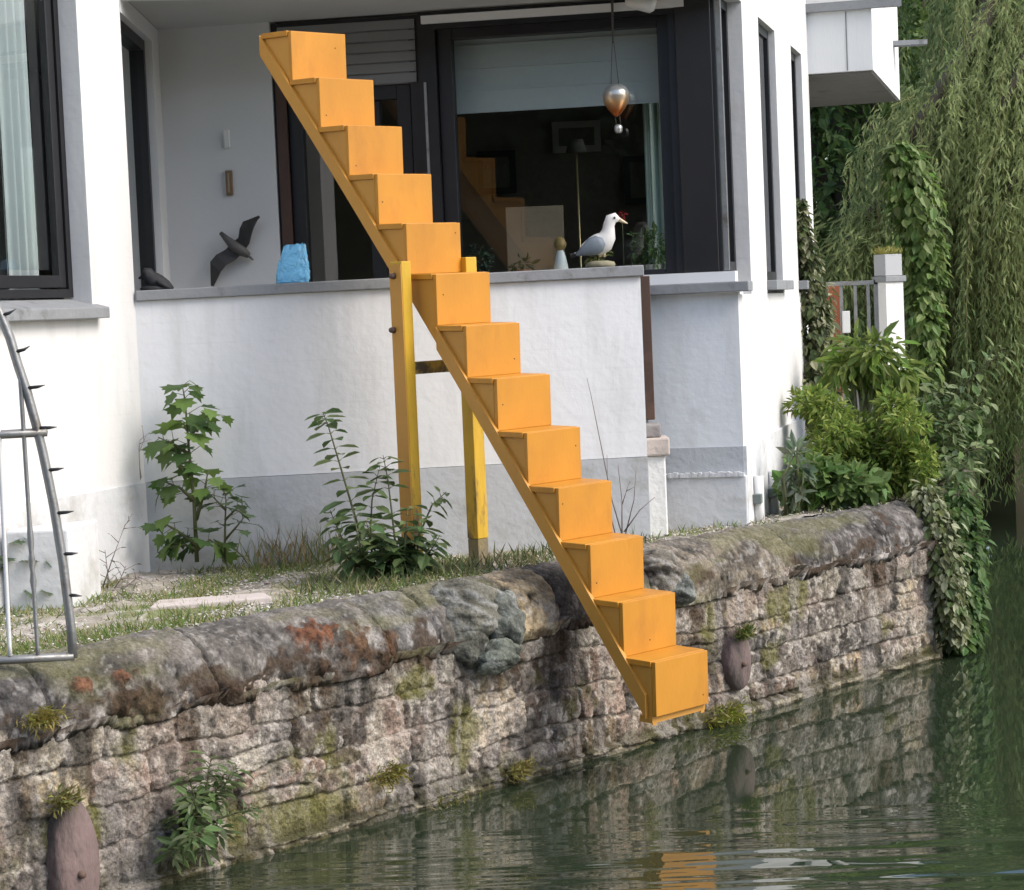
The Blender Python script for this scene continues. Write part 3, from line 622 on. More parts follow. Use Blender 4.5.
# closing walls, room behind the glass
b = MB(); Lb = f(Lf)
b.prism([(P0.x - .3, P0.y), (P0.x - .3, 14.3), (P0.x, 14.3), (P0.x, P0.y)], .5, TOP)
b.prism([(P0.x, 14), (Lb.x - .35, 14), (Lb.x - .35, 14.3), (P0.x, 14.3)], .5, TOP)
b.prism([Lb[:2], (Lb.x - .35, 14.0), (Lb.x - .6, 14.0), (Lb.x - .3, Lb.y)], .5, TOP); b.build('rear_wall', m_fascia, house)
b = MB(); b.prism([P0[:2], P1[:2], xy(at(112, 5, 8.42))[:2], xy(at(735, -20, 8.83))[:2], S2[:2], Lb[:2], (Lb.x - .35, 14.2), (P0.x, 14.2)], TOP + .003, TOP + .12); b.build('roof', m_concrete, house)
b = MB(); b.prism([(-2.3, 9.4), (-1.45, 9.55), (1.0, 9.45), (1.2, 13.9), (-2.3, 13.9)], .78, .84); b.build('room_floor', m_floor, house)
b = MB(); b.prism([(-3.0, 8.0), (-1.6, 8.7), (-1.45, 9.32), (.85, 9.05), (1.2, 13.9), (-3.0, 13.9)], 2.84, 2.92); b.build('room_ceiling', m_room, house)
b = MB(); b.box((-2.4, 12.3, .8), (1.35, 12.4, 2.84)); b.box((-1.62, 9.6, .8), (-1.55, 12.3, 2.84)); b.build('room_wall', m_room, house)
# curtain behind the left window
m_curt = mat('pale_curtain', (.34, .37, .37), .9, .08)
def curtain(A, B, z0, z1, name, parent, matt, waves, amp):
    n = 60; d = (B - A); nn = Vector((-d.y, d.x, 0)).normalized(); vs = []
    for i in range(n + 1):
        t = i / n; p = A + d * t + nn * (amp * math.sin(t * waves * 6.283) + amp * .4 * math.sin(t * waves * 14.1 + 1))
        vs += [xy(p, z0), xy(p, z1), xy(p + nn * .004, z1), xy(p + nn * .004, z0)]
    fs = []
    for i in range(n):
        a = i * 4; c = a + 4; fs += [(a, c, c + 1, a + 1), (a + 2, c + 2, c + 3, a + 3), (a + 1, c + 1, c + 2, a + 2)]
    mb = MB(); mb.add(vs, fs, True); return mb.build(name, matt, parent)
ln = Vector((-LD.y, LD.x, 0)); ca, cb_ = xy(at_pl(6, 200, P0 + ln * .16, P1 + ln * .16)), xy(at_pl(33, 200, P0 + ln * .16, P1 + ln * .16))
curtain(ca, cb_, 1.72, 3.0, 'curtain', wo_, m_curt, 3, .012)
m_curt2 = mat('pale_green_curtain', (.42, .50, .44), .9, .1)
ca, cb_ = xy(at(644, 150, 9.45)), xy(at(676, 150, 9.42)); curtain(ca, cb_, 1.0, 2.80, 'curtain', wb, m_curt2, 3, .014)
# upper balcony box on the far right of the facade
ub = xy(at_R(808.5, 75)); ub = S2 + FD * (ub - S2).dot(FD); fd2 = FN
wU = (xy(at_pl(873, 70, ub, ub + fd2)) - ub).length
uC = ub + fd2 * wU; uD = uC + FD * ((xy(at_pl(900, 99, uC, uC + FD)) - uC).length)
zu0 = at_pl(840, 73, ub, ub + fd2).z; zu1 = at_pl(840, 10, ub, ub + fd2).z
ubb = MB().prism([(ub - FN * .5)[:2], uC[:2], uD[:2], (uD - FN * 2.4)[:2], (ub - FN * 2.4 + FD * .9)[:2], (ub - FN * .5 + FD * .5)[:2]], zu0 + .006, zu1).build('upper_balcony', mat('balcony_white_boards', (.74, .755, .755), .8, .06, 3, .15, 30, stain=(.5, .5, .48), stain_scale=4, stain_lo=.62, stain_hi=.8, stretch=(3, 3, .5)), house)
MB().prism([(ub - FN * .45 + FD * .03)[:2], (uC - FN * .01 + FD * .03)[:2], (uD - FN * .01 - FD * .03)[:2], (uD - FN * 2.3 - FD * .03)[:2], (ub - FN * 2.3 + FD * .95)[:2], (ub - FN * .45 + FD * .55)[:2]], zu0 - .004, zu0 + .0055).build('balcony_underside', mat('underside_shade_grey', (.17, .165, .155), .95, .2, 5, .3, 40, stain=(.11, .105, .10), stain_scale=5), ubb)  # dark grey colour stands in for the shade under the balcony
MB().prism([(ub - FD * .035)[:2], (uC - FD * .035 + FN * .16)[:2], (uC + FD * .01 + FN * .15)[:2], (uC + FD * .0 - FD * .003)[:2], (ub - FD * .003)[:2]], zu1 - .005, zu1 + .040).build('balcony_rail', m_sill, ubb)
MB().prism([(ub + FD * .01)[:2], uC[:2], uD[:2], (uD - FN * .1)[:2], (uC + FD * .1 - FN * .1)[:2], (ub + FD * .1)[:2]], zu1 + .001, zu1 + .5).build('balcony_parapet', m_fascia, ubb)
jb = MB()
for px in (846.5,):
    p = xy(at_pl(px, 40, ub, ub + fd2)); jb.wall(p - fd2 * .003, p + fd2 * .003, zu0 + .01, zu1 - .01, -.003, .002)
jb.build('board_joint', mat('dark_joint', (.22, .23, .23), .9), ubb)
s0 = at(899, 45, 13.2); sb = MB(); sb.box((s0.x - .6, 13.1, s0.z - .012), (s0.x + .15, 13.2, s0.z + .016)); sb.build('rear_balcony_slab', m_sill, house)

# brown board and stub pillar in the gap at the parapet end
gp = xy(at(646.5, 350, 8.80)); zt_ = at(646, 276, 8.80).z; zb_ = at(648, 420, 8.80).z
gl, gr = xy(at(640.5, 350, 8.80)), xy(at(652.5, 350, 8.80))
o = MB().wall(gl, gr, zb_, zt_, 0, .03).build('corner_board', m_brownframe, house, bevel=.003); o['label'] = 'dark brown upright board in the gap beside the parapet'
q0, q1 = xy(at(645, 500, 8.66)), xy(at(667, 500, 8.66)); zt2 = at(656, 456, 8.66).z
pil = thing('stub_pillar', 'short white pillar with stone cap beside the parapet end', 'pillar', (q0.x, q0.y, .55))
MB().wall(q0, q1, .55, zt2, 0, .14).build('shaft', mat('flaking_white_paint', (.78, .77, .74), .85, .1, 5, .6, 30, stain=(.5, .45, .4), stain_scale=6), pil, bevel=.006)
MB().wall(q0 - Vector((.003, 0, 0)), q1 + Vector((.018, 0, 0)), zt2 + .001, zt2 + .072, -.02, .15).build('cap', mat('pinkish_cap_stone', (.52, .45, .40), .9, .2, 8, .5, 40, stain=(.25, .22, .2), stain_scale=9), pil, bevel=.008)
MB().wall(q0 - Vector((.003, 0, 0)), q1 - Vector((.012, 0, 0)), zt2 + .073, zt2 + .125, .0, .14).build('cap_block', mat('grey_cap_stone', (.27, .25, .24), .9, .2, 8, .5, 40), pil, bevel=.008)

# ================================================================== STAIRCASE
KS = .962   # true size of the staircase, from the post feet on the terrace
SO = Vector((-.771965 * KS, 8.581386 * KS, 1.107047 * KS + HCAM)); HA = .79788471; G, RZ, SW = .14685416 * KS, .19 * KS, .2804957 * KS
TA, TB = .02504784, .00968749
SE = Vector((math.cos(HA), math.sin(HA), 0)); SD = Vector((math.sin(HA), -math.cos(HA), 0))
SR = Matrix.Rotation(TB, 3, SD) @ Matrix.Rotation(TA, 3, SE)
def S(e, s, z):
    k = s / G; q = (k - 6) / 6.0
    return SO + SR @ (SE * (e - .024 * q * q + .009) + SD * s + Vector((0, 0, z)))
st_base = S(SW / 2, 6 * G, -RZ * 13); st_base.z = .62
stairs = thing('staircase', 'narrow orange wooden staircase leading from the balcony down to the water', 'staircase', tuple(st_base))
def sbox(mb, e0, e1, s0, s1, z0, z1):
    mb.hexa([S(e0, s1, z0), S(e1, s1, z0), S(e1, s0, z0), S(e0, s0, z0), S(e0, s1, z1), S(e1, s1, z1), S(e1, s0, z1), S(e0, s0, z1)])
TH = .018
for k in range(13):
    s1 = k * G; zt_ = -RZ * k
    b = MB(); j = random.uniform(-.002, .002)
    sbox(b, -.006 + j, SW + .002 + j, s1 - G - .012, s1 - .018, zt_ - TH, zt_ + .0015); b.build('tread', m_orange, stairs, bevel=.002)
    b = MB(); sbox(b, 0 + j, SW + j, s1 - .0175, s1 - .001, zt_ - RZ + .002, zt_ - .0005); b.build('riser', m_orange, stairs, bevel=.0015)
m_screw = mat('dark_screw', (.10, .055, .02), .6, .3, 30)
for k, (fe_, fz_) in enumerate(((.8, .3), (.1, .75), (.12, .8), (.08, .55), (.9, .2), (.12, .4), (.88, .7), (.1, .5), (.9, .35), (.07, .3), (.1, .72), (.5, .78), (.9, .8))):
    b = MB(); p = S(fe_ * SW, k * G - .002, -RZ * (k + fz_)); b.tube([p, p + (SR @ SD) * .0025], [.0030, .0022], 8); b.build('screw', m_screw, stairs)
# side panels: sawtooth sheet with the raking lower edge
def side(e0, e1, name, drop0=.0):
    top = [(-G, -.0)]
    poly = [(-G - .0, -TH - .001)]
    for k in range(13):
        poly.append((k * G - .019, -RZ * k - TH - .001))
        if k < 12: poly.append((k * G - .019, -RZ * (k + 1) - TH - .001))
    poly.append((12 * G - .019, -RZ * 13 - .018)); 
    # lower raking edge back up
    poly.append((12 * G - .03, -RZ * 13 - .022))
    poly.append((-G - .012, -.085)); poly.append((-G - .012, -TH - .05))
    # build as convex strips to keep bow smooth
    mb = MB(); lo = lambda s: -.085 + (s + G + .012) / (13 * G - .018) * (-RZ * 13 - .016 + .085)
    for k in range(13):
        a = max(k * G - G - .019, -G - .012); c = k * G - .019; zt_ = -RZ * k - TH - .001
        for (x0, x1) in ((a, (a + c) / 2), ((a + c) / 2, c)):
            mb.hexa([S(e0, x1, lo(x1)), S(e1, x1, lo(x1)), S(e1, x0, lo(x0)), S(e0, x0, lo(x0)), S(e0, x1, zt_), S(e1, x1, zt_), S(e1, x0, zt_), S(e0, x0, zt_)])
    mb.build(name, m_orange_side, stairs)
    return lo
lo = side(.002, .02, 'side_panel'); side(SW - .02, SW - .002, 'side_panel')
def stringer(e0, e1, wid, s_from, s_to, name):
    mb = MB(); n = 14
    for i in range(n):
        x0 = s_from + (s_to - s_from) * i / n; x1 = s_from + (s_to - s_from) * (i + 1) / n
        zb_ = -RZ * 13 - .02; l1 = max(lo(x1) - .004, zb_); l0 = max(lo(x0) - .004, zb_)
        mb.hexa([S(e0, x1, l1), S(e1, x1, l1), S(e1, x0, l0), S(e0, x0, l0), S(e0, x1, lo(x1) + wid), S(e1, x1, lo(x1) + wid), S(e1, x0, lo(x0) + wid), S(e0, x0, lo(x0) + wid)])
    mb.build(name, m_orange_side, stairs)
stringer(-.012, .002, .070, -G - .02, 3.75 * G, 'stringer'); stringer(-.012, .002, .075, 5.0 * G, 12 * G - .04, 'stringer')
b = MB()
for i in range(26):
    x0 = -G + (13 * G - .05) * i / 26; x1 = -G + (13 * G - .05) * (i + 1) / 26
    b.hexa([S(.02, x1, lo(x1) + .004), S(SW - .02, x1, lo(x1) + .004), S(SW - .02, x0, lo(x0) + .004), S(.02, x0, lo(x0) + .004), S(.02, x1, lo(x1) + .018), S(SW - .02, x1, lo(x1) + .018), S(SW - .02, x0, lo(x0) + .018), S(.02, x0, lo(x0) + .018)])
b.build('underside_board', m_orange_side, stairs)
b = MB(); sbox(b, -.001, SW + .001, 12 * G - .075, 12 * G - .0183, -RZ * 13 - .022, -RZ * 13 + .0); b.build('foot_board', m_orange_side, stairs)
# posts
def solve_s(px, py, e):   # s on the plane e where the pixel column meets it
    p0 = SO + SE * e; d = ray(px, py); n = SE
    t = (p0 - CAMP).dot(n) / d.dot(n); p = CAMP + d * t; return (p - p0).dot(SD), p.z
def post(pxf, pyf, e_out, wid, dep, ztop, zbot, name_label, px_bot=None):
    sF, zz = solve_s(pxf, pyf, e_out)
    mb = MB()
    ax = SE; ay = SD
    c0 = SO + SE * (e_out + wid / 2) + SD * (sF - dep / 2)
    n = 10; pts = []
    for i in range(n + 1):
        z = zbot + (ztop - zbot) * i / n; c = xy(c0, z)
        pts.append([c - ax * wid / 2 - ay * dep / 2, c - ax * wid / 2 + ay * dep / 2, c + ax * wid / 2 + ay * dep / 2, c + ax * wid / 2 - ay * dep / 2])
    for i in range(n): mb.hexa(pts[i] + pts[i + 1])
    return mb, c0, sF
mb, c0, sP = post(403, 300, -.062, .046, .062, at(405, 261, 7.78).z, .58, '')
# painted yellow in front, orange on the flank
V = [tuple(v) for v in mb.v]
p_l = MB(); p_l.hexa([xy(c0 + SE * a + SD * d_, z) for z, lst in ((.58, 0), (at(405, 261, 7.78).z, 0)) for a, d_ in ((-.023, -.031), (.023, -.031), (.023, .031), (-.023, .031))])
post_o = p_l.build('support_post', m_yellow, stairs, bevel=.003); post_o['label'] = 'near support post with yellow front and orange flank'
ztopl = at(400, 264, 7.78).z
fl = MB(); fl.hexa([xy(c0 + SE * a + SD * d_, z) for z in (.60, ztopl) for a, d_ in ((-.027, -.0298), (-.0235, -.0298), (-.0235, .0298), (-.027, .0298))]); fl.build('flank_board', m_orange_side, post_o)
for (px, py) in ((394, 276), (394, 330)):
    s_, z_ = solve_s(px, py, -.066); c = SO + SE * -.066 + SD * s_; c.z = z_; bo = MB(); bo.tube([c, c - SE * .018], [.012, .009], 8); bo.build('bolt', m_rust, post_o)
mb2, c1, sP2 = post(467.5, 300, SW + .012, .056, .056, at(473, 257, 7.98).z, .58, '')
p_r = MB(); zt_r = at(473, 256, 7.95).z
p_r.hexa([xy(c1 + SE * a + SD * d_, z) for z in (.74, zt_r) for a, d_ in ((-.028, -.028), (.028, -.028), (.028, .028), (-.028, .028))])
po2 = p_r.build('support_post', m_yellow, stairs, bevel=.003); po2['label'] = 'far support post, flaking yellow with bare foot'
ft = MB(); ft.hexa([xy(c1 + SE * a + SD * d_, z) for z in (.56, .739) for a, d_ in ((-.027, -.027), (.027, -.027), (.027, .027), (-.027, .027))]); ft.build('foot', m_greywood, po2, bevel=.003)
cbz = at(430, 368, 7.78).z
cbm = MB(); ca_ = xy(c0, cbz); cb2 = xy(c1, cbz); cbm.obox((ca_ + cb2) / 2, cb2 - ca_, SD, (0, 0, 1), ((cb2 - ca_).length / 2, .022, .022)); cbm.build('cross_beam', m_beam, stairs, bevel=.003)

# ================================================================== LEAF TOOLS
TPL = {}
TPL['ovate'] = (np.array([[0, 0, 0], [-.36, .30, .07], [-.30, .66, .05], [0, 1, -.06], [.30, .66, .05], [.36, .30, .07]]), [(0, 1, 2, 3), (0, 3, 4, 5)])
TPL['lance'] = (np.array([[0, 0, 0], [-.5, .45, .12], [0, 1, -.1], [.5, .45, .12]]), [(0, 1, 2, 3)])
pm = [(0, 0), (-.16, .04), (-.48, .06), (-.40, .24), (-.66, .44), (-.40, .50), (-.36, .66), (-.18, .62), (0, 1.0), (.18, .62), (.36, .66), (.40, .50), (.66, .44), (.40, .24), (.48, .06), (.16, .04)]
TPL['palmate'] = (np.array([[x, y, .10 * abs(x) - .12 * y * y] for x, y in pm] + [[0, .42, .0]]), [(16, i, (i + 1) % 16) for i in range(16)])
def leaves_mesh(P, T, Nn, Ls, Ws, col, kind):
    V0, F0 = TPL[kind]; P = np.asarray(P, float); T = np.asarray(T, float); Nn = np.asarray(Nn, float)
    T /= np.linalg.norm(T, axis=1)[:, None] + 1e-9
    X = np.cross(T, Nn); X /= np.linalg.norm(X, axis=1)[:, None] + 1e-9; Z = np.cross(X, T)
    Ls = np.asarray(Ls)[:, None, None]; Ws = np.asarray(Ws)[:, None, None]
    V = P[:, None, :] + V0[None, :, 0:1] * Ws * X[:, None, :] + V0[None, :, 1:2] * Ls * T[:, None, :] + V0[None, :, 2:3] * Ls * Z[:, None, :]
    k = len(V0); n = len(P); C = np.repeat(np.asarray(col), k, axis=0)
    Fs = np.concatenate([np.array(F0)[None] + (np.arange(n) * k)[:, None, None]], 0).reshape(-1, len(F0[0]))
    return V.reshape(-1, 3), Fs, C
def unit(n, rng): v = rng.normal(size=(n, 3)); return v / np.linalg.norm(v, axis=1)[:, None]
def leafcol(n, base, rng, var=.3, hue=.12, alt=None, altp=0):
    c = np.array(base)[None] * (1 + rng.uniform(-var, var, n))[:, None] * (1 + rng.uniform(-hue, hue, (n, 3)))
    if alt is not None: k = rng.random(n) < altp; c[k] = np.array(alt) * (1 + rng.uniform(-.2, .2, k.sum()))[:, None]
    return np.clip(c, .003, .9)
def cluster_leaves(rng, blobs, n, L, kind, base, up=.5, droop=.2, alt=None, altp=0, wr=.75, shell=.45, clump=0):
    """leaves in lumpy ellipsoids; each blob (centre, radii)"""
    vol = np.array([r[0] * r[1] * r[2] for c, r in blobs]) ** .75; cnt = np.maximum(1, (n * vol / vol.sum()).astype(int))
    Ps, Os = [], []
    for (c, r), m_ in zip(blobs, cnt):
        d = unit(m_, rng); rr = shell + (1 - shell) * rng.random(m_) ** .6
        rr *= .8 + .35 * fbm(d[:, 0] * 2.3 + c[0] * 3, d[:, 2] * 2.3 + d[:, 1] * 2 + c[2] * 3, 5, 3)
        if clump:
            ctr = unit(clump, rng); j = rng.integers(0, clump, m_); d = d * .45 + ctr[j]; d /= np.linalg.norm(d, axis=1)[:, None]
        Ps.append(np.array(c) + d * rr[:, None] * np.array(r)); Os.append(d)
    P = np.concatenate(Ps); O = np.concatenate(Os); m_ = len(P)
    T = O * .8 + unit(m_, rng) * .7 + np.array([0, 0, -droop]); N_ = O * .5 + np.array([0, 0, up]) + unit(m_, rng) * .5
    ln = L * (.4 + 1.05 * rng.random(m_) ** 1.3)
    return leaves_mesh(P, T, N_, ln, ln * wr, leafcol(m_, base, rng, alt=alt, altp=altp), kind)
def bushy(name, label, cat, loc, blobs, n, L, kind, base, stems=None, seed=1, group=None, **kw):
    rng = np.random.default_rng(seed); t = thing(name, label, cat, loc, group)
    V, Fq, C = cluster_leaves(rng, blobs, n, L, kind, base, **kw); np_mesh('foliage', V, Fq, m_leaf, t, col=C)
    mb = MB(); b0 = Vector(loc)
    for c, r in blobs:
        for q in range(stems or 2):
            e = Vector(c) + Vector((random.uniform(-.6, .6) * r[0], random.uniform(-.6, .6) * r[1], random.uniform(0, .7) * r[2])); m_ = b0.lerp(e, .5) + Vector((random.uniform(-.05, .05), random.uniform(-.05, .05), .05))
            mb.tube([b0 + Vector((random.uniform(-.04, .04), random.uniform(-.04, .04), 0)), m_, e], [.012, .008, .003], 5)
    mb.build('stem', m_stem, t); return t

# ================================================================== SMALL PLANTS ON THE TERRACE
def sprig(t, pts, r0, leaf_kind, L, base, seed, density=40, spread=.6, pair=False, wr=.7, start=.15, droop=.3, alt=None, altp=0, clumpy=None, stem_mat=None, name='stem'):
    """one stem with leaves along it"""
    rng = np.random.default_rng(seed); pts = [Vector(p) for p in pts]
    mb = MB(); mb.tube(pts, [r0 * (1 - .75 * i / (len(pts) - 1)) for i in range(len(pts))], 6)
    return mb, rng
def along(pts, t):
    k = t * (len(pts) - 1); i = min(int(k), len(pts) - 2); return pts[i].lerp(pts[i + 1], k - i), (pts[i + 1] - pts[i]).normalized()
def plant(name, label, cat, stems, seed, L, kind, base, wr=.75, mode='alternate', r0=.007, group=None, droop=.35, alt=None, altp=0, smat=None, petiole=.05):
    """stems: list of (points, n_leaves, start, leaf_scale)"""
    rng = np.random.default_rng(seed); t = thing(name, label, cat, tuple(stems[0][0][0]), group)
    mb = MB(); P, T, N_, Ls = [], [], [], []
    for pts, nl, st, lsc in stems:
        pts = [Vector(p) for p in pts]; rr = r0 * (1.0 if len(pts) > 2 else .6)
        mb.tube(pts, [max(.0012, rr * (1 - .8 * i / (len(pts) - 1))) for i in range(len(pts))], 6)
        a0 = rng.uniform(0, 6.28)
        for i in range(nl):
            q = st + (1 - st) * (i + .5 * rng.random()) / max(1, nl); p, d = along(pts, min(q, .999))
            reps = 2 if mode == 'pair' else 1
            a0 += 1.57 if mode == 'pair' else 2.4
            for r_ in range(reps):
                a = a0 + math.pi * r_; side_ = Vector((math.cos(a), math.sin(a), 0)); side_ = (side_ - d * side_.dot(d)).normalized()
                out = (side_ + d * .35 + Vector((0, 0, -droop * rng.uniform(.5, 1.6)))).normalized()
                pl = petiole * rng.uniform(.5, 1.3); e = p + (side_ + d * .5).normalized() * pl
                mb.tube([p, e], [.0016, .001], 4)
                sz = L * lsc * rng.uniform(.7, 1.2) * (1 - .45 * q if mode == 'pair' else 1)
                P.append(e); T.append(out); N_.append((d * .6 + side_ * .5 + Vector((0, 0, .6)) + Vector(rng.normal(size=3)) * .25)); Ls.append(sz)
    Ls = np.array(Ls); V, Fq, C = leaves_mesh(P, T, N_, Ls, Ls * wr, leafcol(len(P), base, rng, .28, .1, alt, altp), kind)
    np_mesh('foliage', V, Fq, m_leaf, t, col=C); mb.build('stem', smat or m_stem, t); return t
Yp = 8.16
q = lambda px, py, Y=Yp: at(px, py, Y)
GREEN = (.085, .155, .045)
SAP = [([q(197, 562), q(194, 500), q(189, 450), q(185, 400), q(182, 384)], 16, .40, 1.0),
       ([q(190, 455), q(175, 445), q(158, 437)], 7, .3, .95), ([q(188, 440), q(198, 425), q(212, 412)], 7, .45, .85),
       ([q(194, 500), q(180, 488), q(160, 480)], 8, .3, .9), ([q(196, 520), q(205, 490), q(208, 470)], 7, .3, .9),
       ([q(197, 545), q(176, 530), q(158, 520)], 8, .2, .9), ([q(197, 550), q(185, 545), q(165, 548)], 9, .2, .9), ([q(197, 550), q(210, 540), q(222, 548)], 8, .2, .9), ([q(192, 480), q(180, 465), q(172, 440)], 5, .4, .9)]
plant('maple_sapling', 'young maple seedling with lobed leaves against the parapet wall', 'sapling', SAP, 4, .085, 'palmate', GREEN, wr=1.0, r0=.009, droop=.9, alt=(.15, .24, .06), altp=.3)
SAP += [([q(197, 558), q(188, 530), q(172, 505)], 8, .3, .9), ([q(198, 558), q(205, 535), q(214, 520)], 8, .3, .85), ([q(197, 560), q(180, 552), q(155, 552)], 7, .2, .8), ([q(193, 520), q(178, 512), q(155, 505)], 7, .2, .9)]
SAP2 = [([q(225, 562), q(225, 530), q(226, 500), q(224, 490)], 10, .3, 1), ([q(225, 520), q(235, 510), q(243, 505)], 7, .2, .9), ([q(225, 540), q(238, 525), q(246, 515)], 6, .3, .9), ([q(226, 510), q(218, 502), q(212, 496)], 6, .2, .8)]
plant('maple_sapling', 'small short maple seedling just right of the taller one', 'sapling', SAP2, 9, .055, 'palmate', (.10, .155, .07), wr=1.0, r0=.006, droop=.4)
NET = [([q(372, 575, 7.70), q(356, 520, 7.70), q(340, 465, 7.70), q(328, 425, 7.70), q(323, 413, 7.70)], 13, .25, 1.0),
       ([q(376, 575, 7.70), q(370, 540, 7.70), q(372, 500, 7.70), q(380, 465, 7.70)], 9, .2, .9), ([q(385, 578, 7.64), q(395, 540, 7.64), q(388, 480, 7.70), q(383, 455, 7.70)], 10, .2, .85),
       ([q(370, 578, 7.70), q(350, 555, 7.70), q(338, 530, 7.70), q(330, 510, 7.70)], 8, .2, .9), ([q(395, 578, 7.64), q(415, 545, 7.64), q(432, 505, 7.70), q(446, 492, 7.70)], 9, .2, .7),
       ([q(380, 580, 7.64), q(366, 560, 7.58), q(352, 545, 7.58)], 7, .1, .9), ([q(390, 580, 7.64), q(402, 560, 7.58), q(420, 550, 7.58)], 7, .1, .9), ([q(400, 578, 7.64), q(425, 560, 7.64), q(440, 535, 7.64)], 7, .1, .7)]
plant('nettle_clump', 'tall nettle weeds growing around the near yellow post', 'weed', [(a_, int(b_ * 1.5), c_ * .6, d_) for a_, b_, c_, d_ in NET] + [([q(378 + i * 5, 580, 7.64 - .03 * (i % 3)), q(350 + i * 11, 560 - (i % 3) * 8, 7.6 - .04 * (i % 2)), q(338 + i * 14, 548 - (i * 7 % 4) * 14, 7.56)], 12, .05, .85) for i in range(8)], 14, .115, 'ovate', (.105, .165, .065), mode='pair', wr=.70, r0=.006, droop=.45, alt=(.18, .24, .10), altp=.3, petiole=.015)
TW = [([q(625, 545, 8.4), q(612, 500, 8.4), q(600, 440, 8.4), q(591, 395, 8.4), q(587, 378, 8.4)], 0, 0, 1), ([q(622, 545, 8.4), q(622, 500, 8.4), q(618, 465, 8.4)], 0, 0, 1), ([q(624, 540, 8.4), q(634, 500, 8.4), q(636, 470, 8.4)], 0, 0, 1), ([q(624, 532, 8.4), q(640, 510, 8.4), q(655, 497, 8.4)], 0, 0, 1), ([q(618, 545, 8.4), q(608, 505, 8.4), q(607, 455, 8.4)], 0, 0, 1), ([q(622, 505, 8.4), q(630, 480, 8.4)], 2, .5, .4)]
m_twig = mat('dry_twig', (.20, .16, .15), .9, .3, 20)
plant('dry_twigs', 'bare dry stalks standing against the parapet plinth', 'dead plant', TW, 3, .02, 'ovate', (.14, .10, .06), r0=.0032, smat=m_twig)
YB = 7.35
SM = [([q(15, 608, YB), q(17, 570, YB), q(14, 545, YB)], 8, .35, 1), ([q(16, 585, YB), q(30, 560, YB), q(40, 552, YB)], 6, .3, .8), ([q(16, 575, YB), q(8, 560, YB), q(4, 550, YB)], 5, .3, .8), ([q(17, 595, YB), q(35, 590, YB), q(48, 595, YB)], 5, .3, .8)]
plant('maple_sapling', 'small maple seedling in front of the white concrete block', 'sapling', SM, 21, .055, 'palmate', (.10, .14, .08), wr=1.0, r0=.005)
SM = [([q(102, 590, 7.8), q(112, 560, 7.8), q(125, 525, 7.8), q(130, 520, 7.8)], 4, .5, .6), ([q(108, 595, 7.8), q(108, 575, 7.8), q(105, 550, 7.8)], 8, .2, .8), ([q(112, 592, 7.8), q(120, 580, 7.8), q(126, 566, 7.8)], 8, .2, .8), ([q(116, 592, 7.8), q(128, 585, 7.8), q(140, 575, 7.8)], 7, .2, .8)]
plant('grey_weed', 'small greyish weed between the concrete block and the house corner', 'weed', SM, 25, .035, 'ovate', (.14, .16, .12), wr=.5, r0=.003, smat=m_twig)
# bindweed stem up the house corner
SM = [([q(140, 480, 8.27), q(139, 450, 8.27), q(140, 440, 8.27), q(150, 432, 8.27)], 2, .5, .5), ([q(141, 478, 8.27), q(138, 455, 8.27), q(146, 436, 8.27)], 1, .8, .4)]
plant('dry_vine', 'pale dry vine stem in the corner of left wall and parapet', 'dead plant', SM, 27, .02, 'ovate', (.2, .16, .12), r0=.003, smat=mat('pale_vine', (.42, .36, .34), .9, .2))

# grass and pebbles (stuff)
def scatter_blades(name, n, region, hmin, hmax, wid, base, alt, altp, seed, lean=.5, mask=None):
    rng = np.random.default_rng(seed); px = rng.uniform(region[0], region[1], n); f_ = rng.random(n)
    P = []
    for i in range(n):
        pass
    u = rng.uniform(region[0], region[1], n); nn = -rng.uniform(region[2], region[3], n)
    k = mask(u, nn, rng); u, nn = u[k], nn[k]; n = len(u)
    P = np.array(QA) + u[:, None] * np.array(QD) + nn[:, None] * np.array(QN); P[:, 2] = .632 + .030 * sstep(-.7, -.22, nn)
    T = np.stack([rng.normal(0, lean, n), rng.normal(0, lean, n), np.ones(n)], -1); N_ = np.stack([rng.normal(size=n), rng.normal(size=n), rng.normal(0, .2, n)], -1)
    L = rng.uniform(hmin, hmax, n) + .02
    V, Fq, C = leaves_mesh(P, T, N_, L, np.full(n, wid) * rng.uniform(.6, 1.3, n), leafcol(n, base, rng, .35, .12, alt, altp), 'lance')
    return tag(np_mesh(name, V, Fq, m_leaf, None, col=C), kind='stuff')
def gmask(u, nn, rng):
    g = fbm(u * 3, nn * 5, 95, 4); return rng.random(len(u)) < (sstep(.42, .6, g) * .9 + .05) * np.where(u > q_u(520, 560, .65), .25, 1)
g1 = scatter_blades('grass', 60000, (-1.5, UB, .21, 2.2), .006, .034, .0045, (.16, .22, .06), (.36, .32, .17), .3, 31, .7, gmask)
tag(g1, 'short patchy green grass on the terrace', 'grass')
uT = q_u(285, 565, .64); nT = (at_z(285, 565, .64) - QA).dot(QN)
def tmask(u, nn, rng): return rng.random(len(u)) < np.exp(-((u - uT - .05) / .20) ** 2 - ((nn - nT - .05) / .16) ** 2)
g2 = scatter_blades('tall_grass', 5200, (uT - .6, uT + .6, -nT - .5, -nT + .4), .05, .20, .005, (.17, .19, .08), (.30, .21, .11), .35, 33, .35, tmask)
tag(g2, 'taller hazy dry grass between sapling and nettles', 'grass')
uT2 = q_u(480, 565, .64); nT2 = (at_z(440, 572, .64) - QA).dot(QN)
def tmask2(u, nn, rng): return rng.random(len(u)) < .5
g3 = scatter_blades('weed_strip', 1600, (uT2 - 1.0, uT2 + .6, .24, .6), .02, .075, .006, (.10, .13, .05), (.3, .26, .16), .3, 35, .6, tmask2)
tag(g3, 'thin low weeds along the back of the coping near the posts', 'weeds')
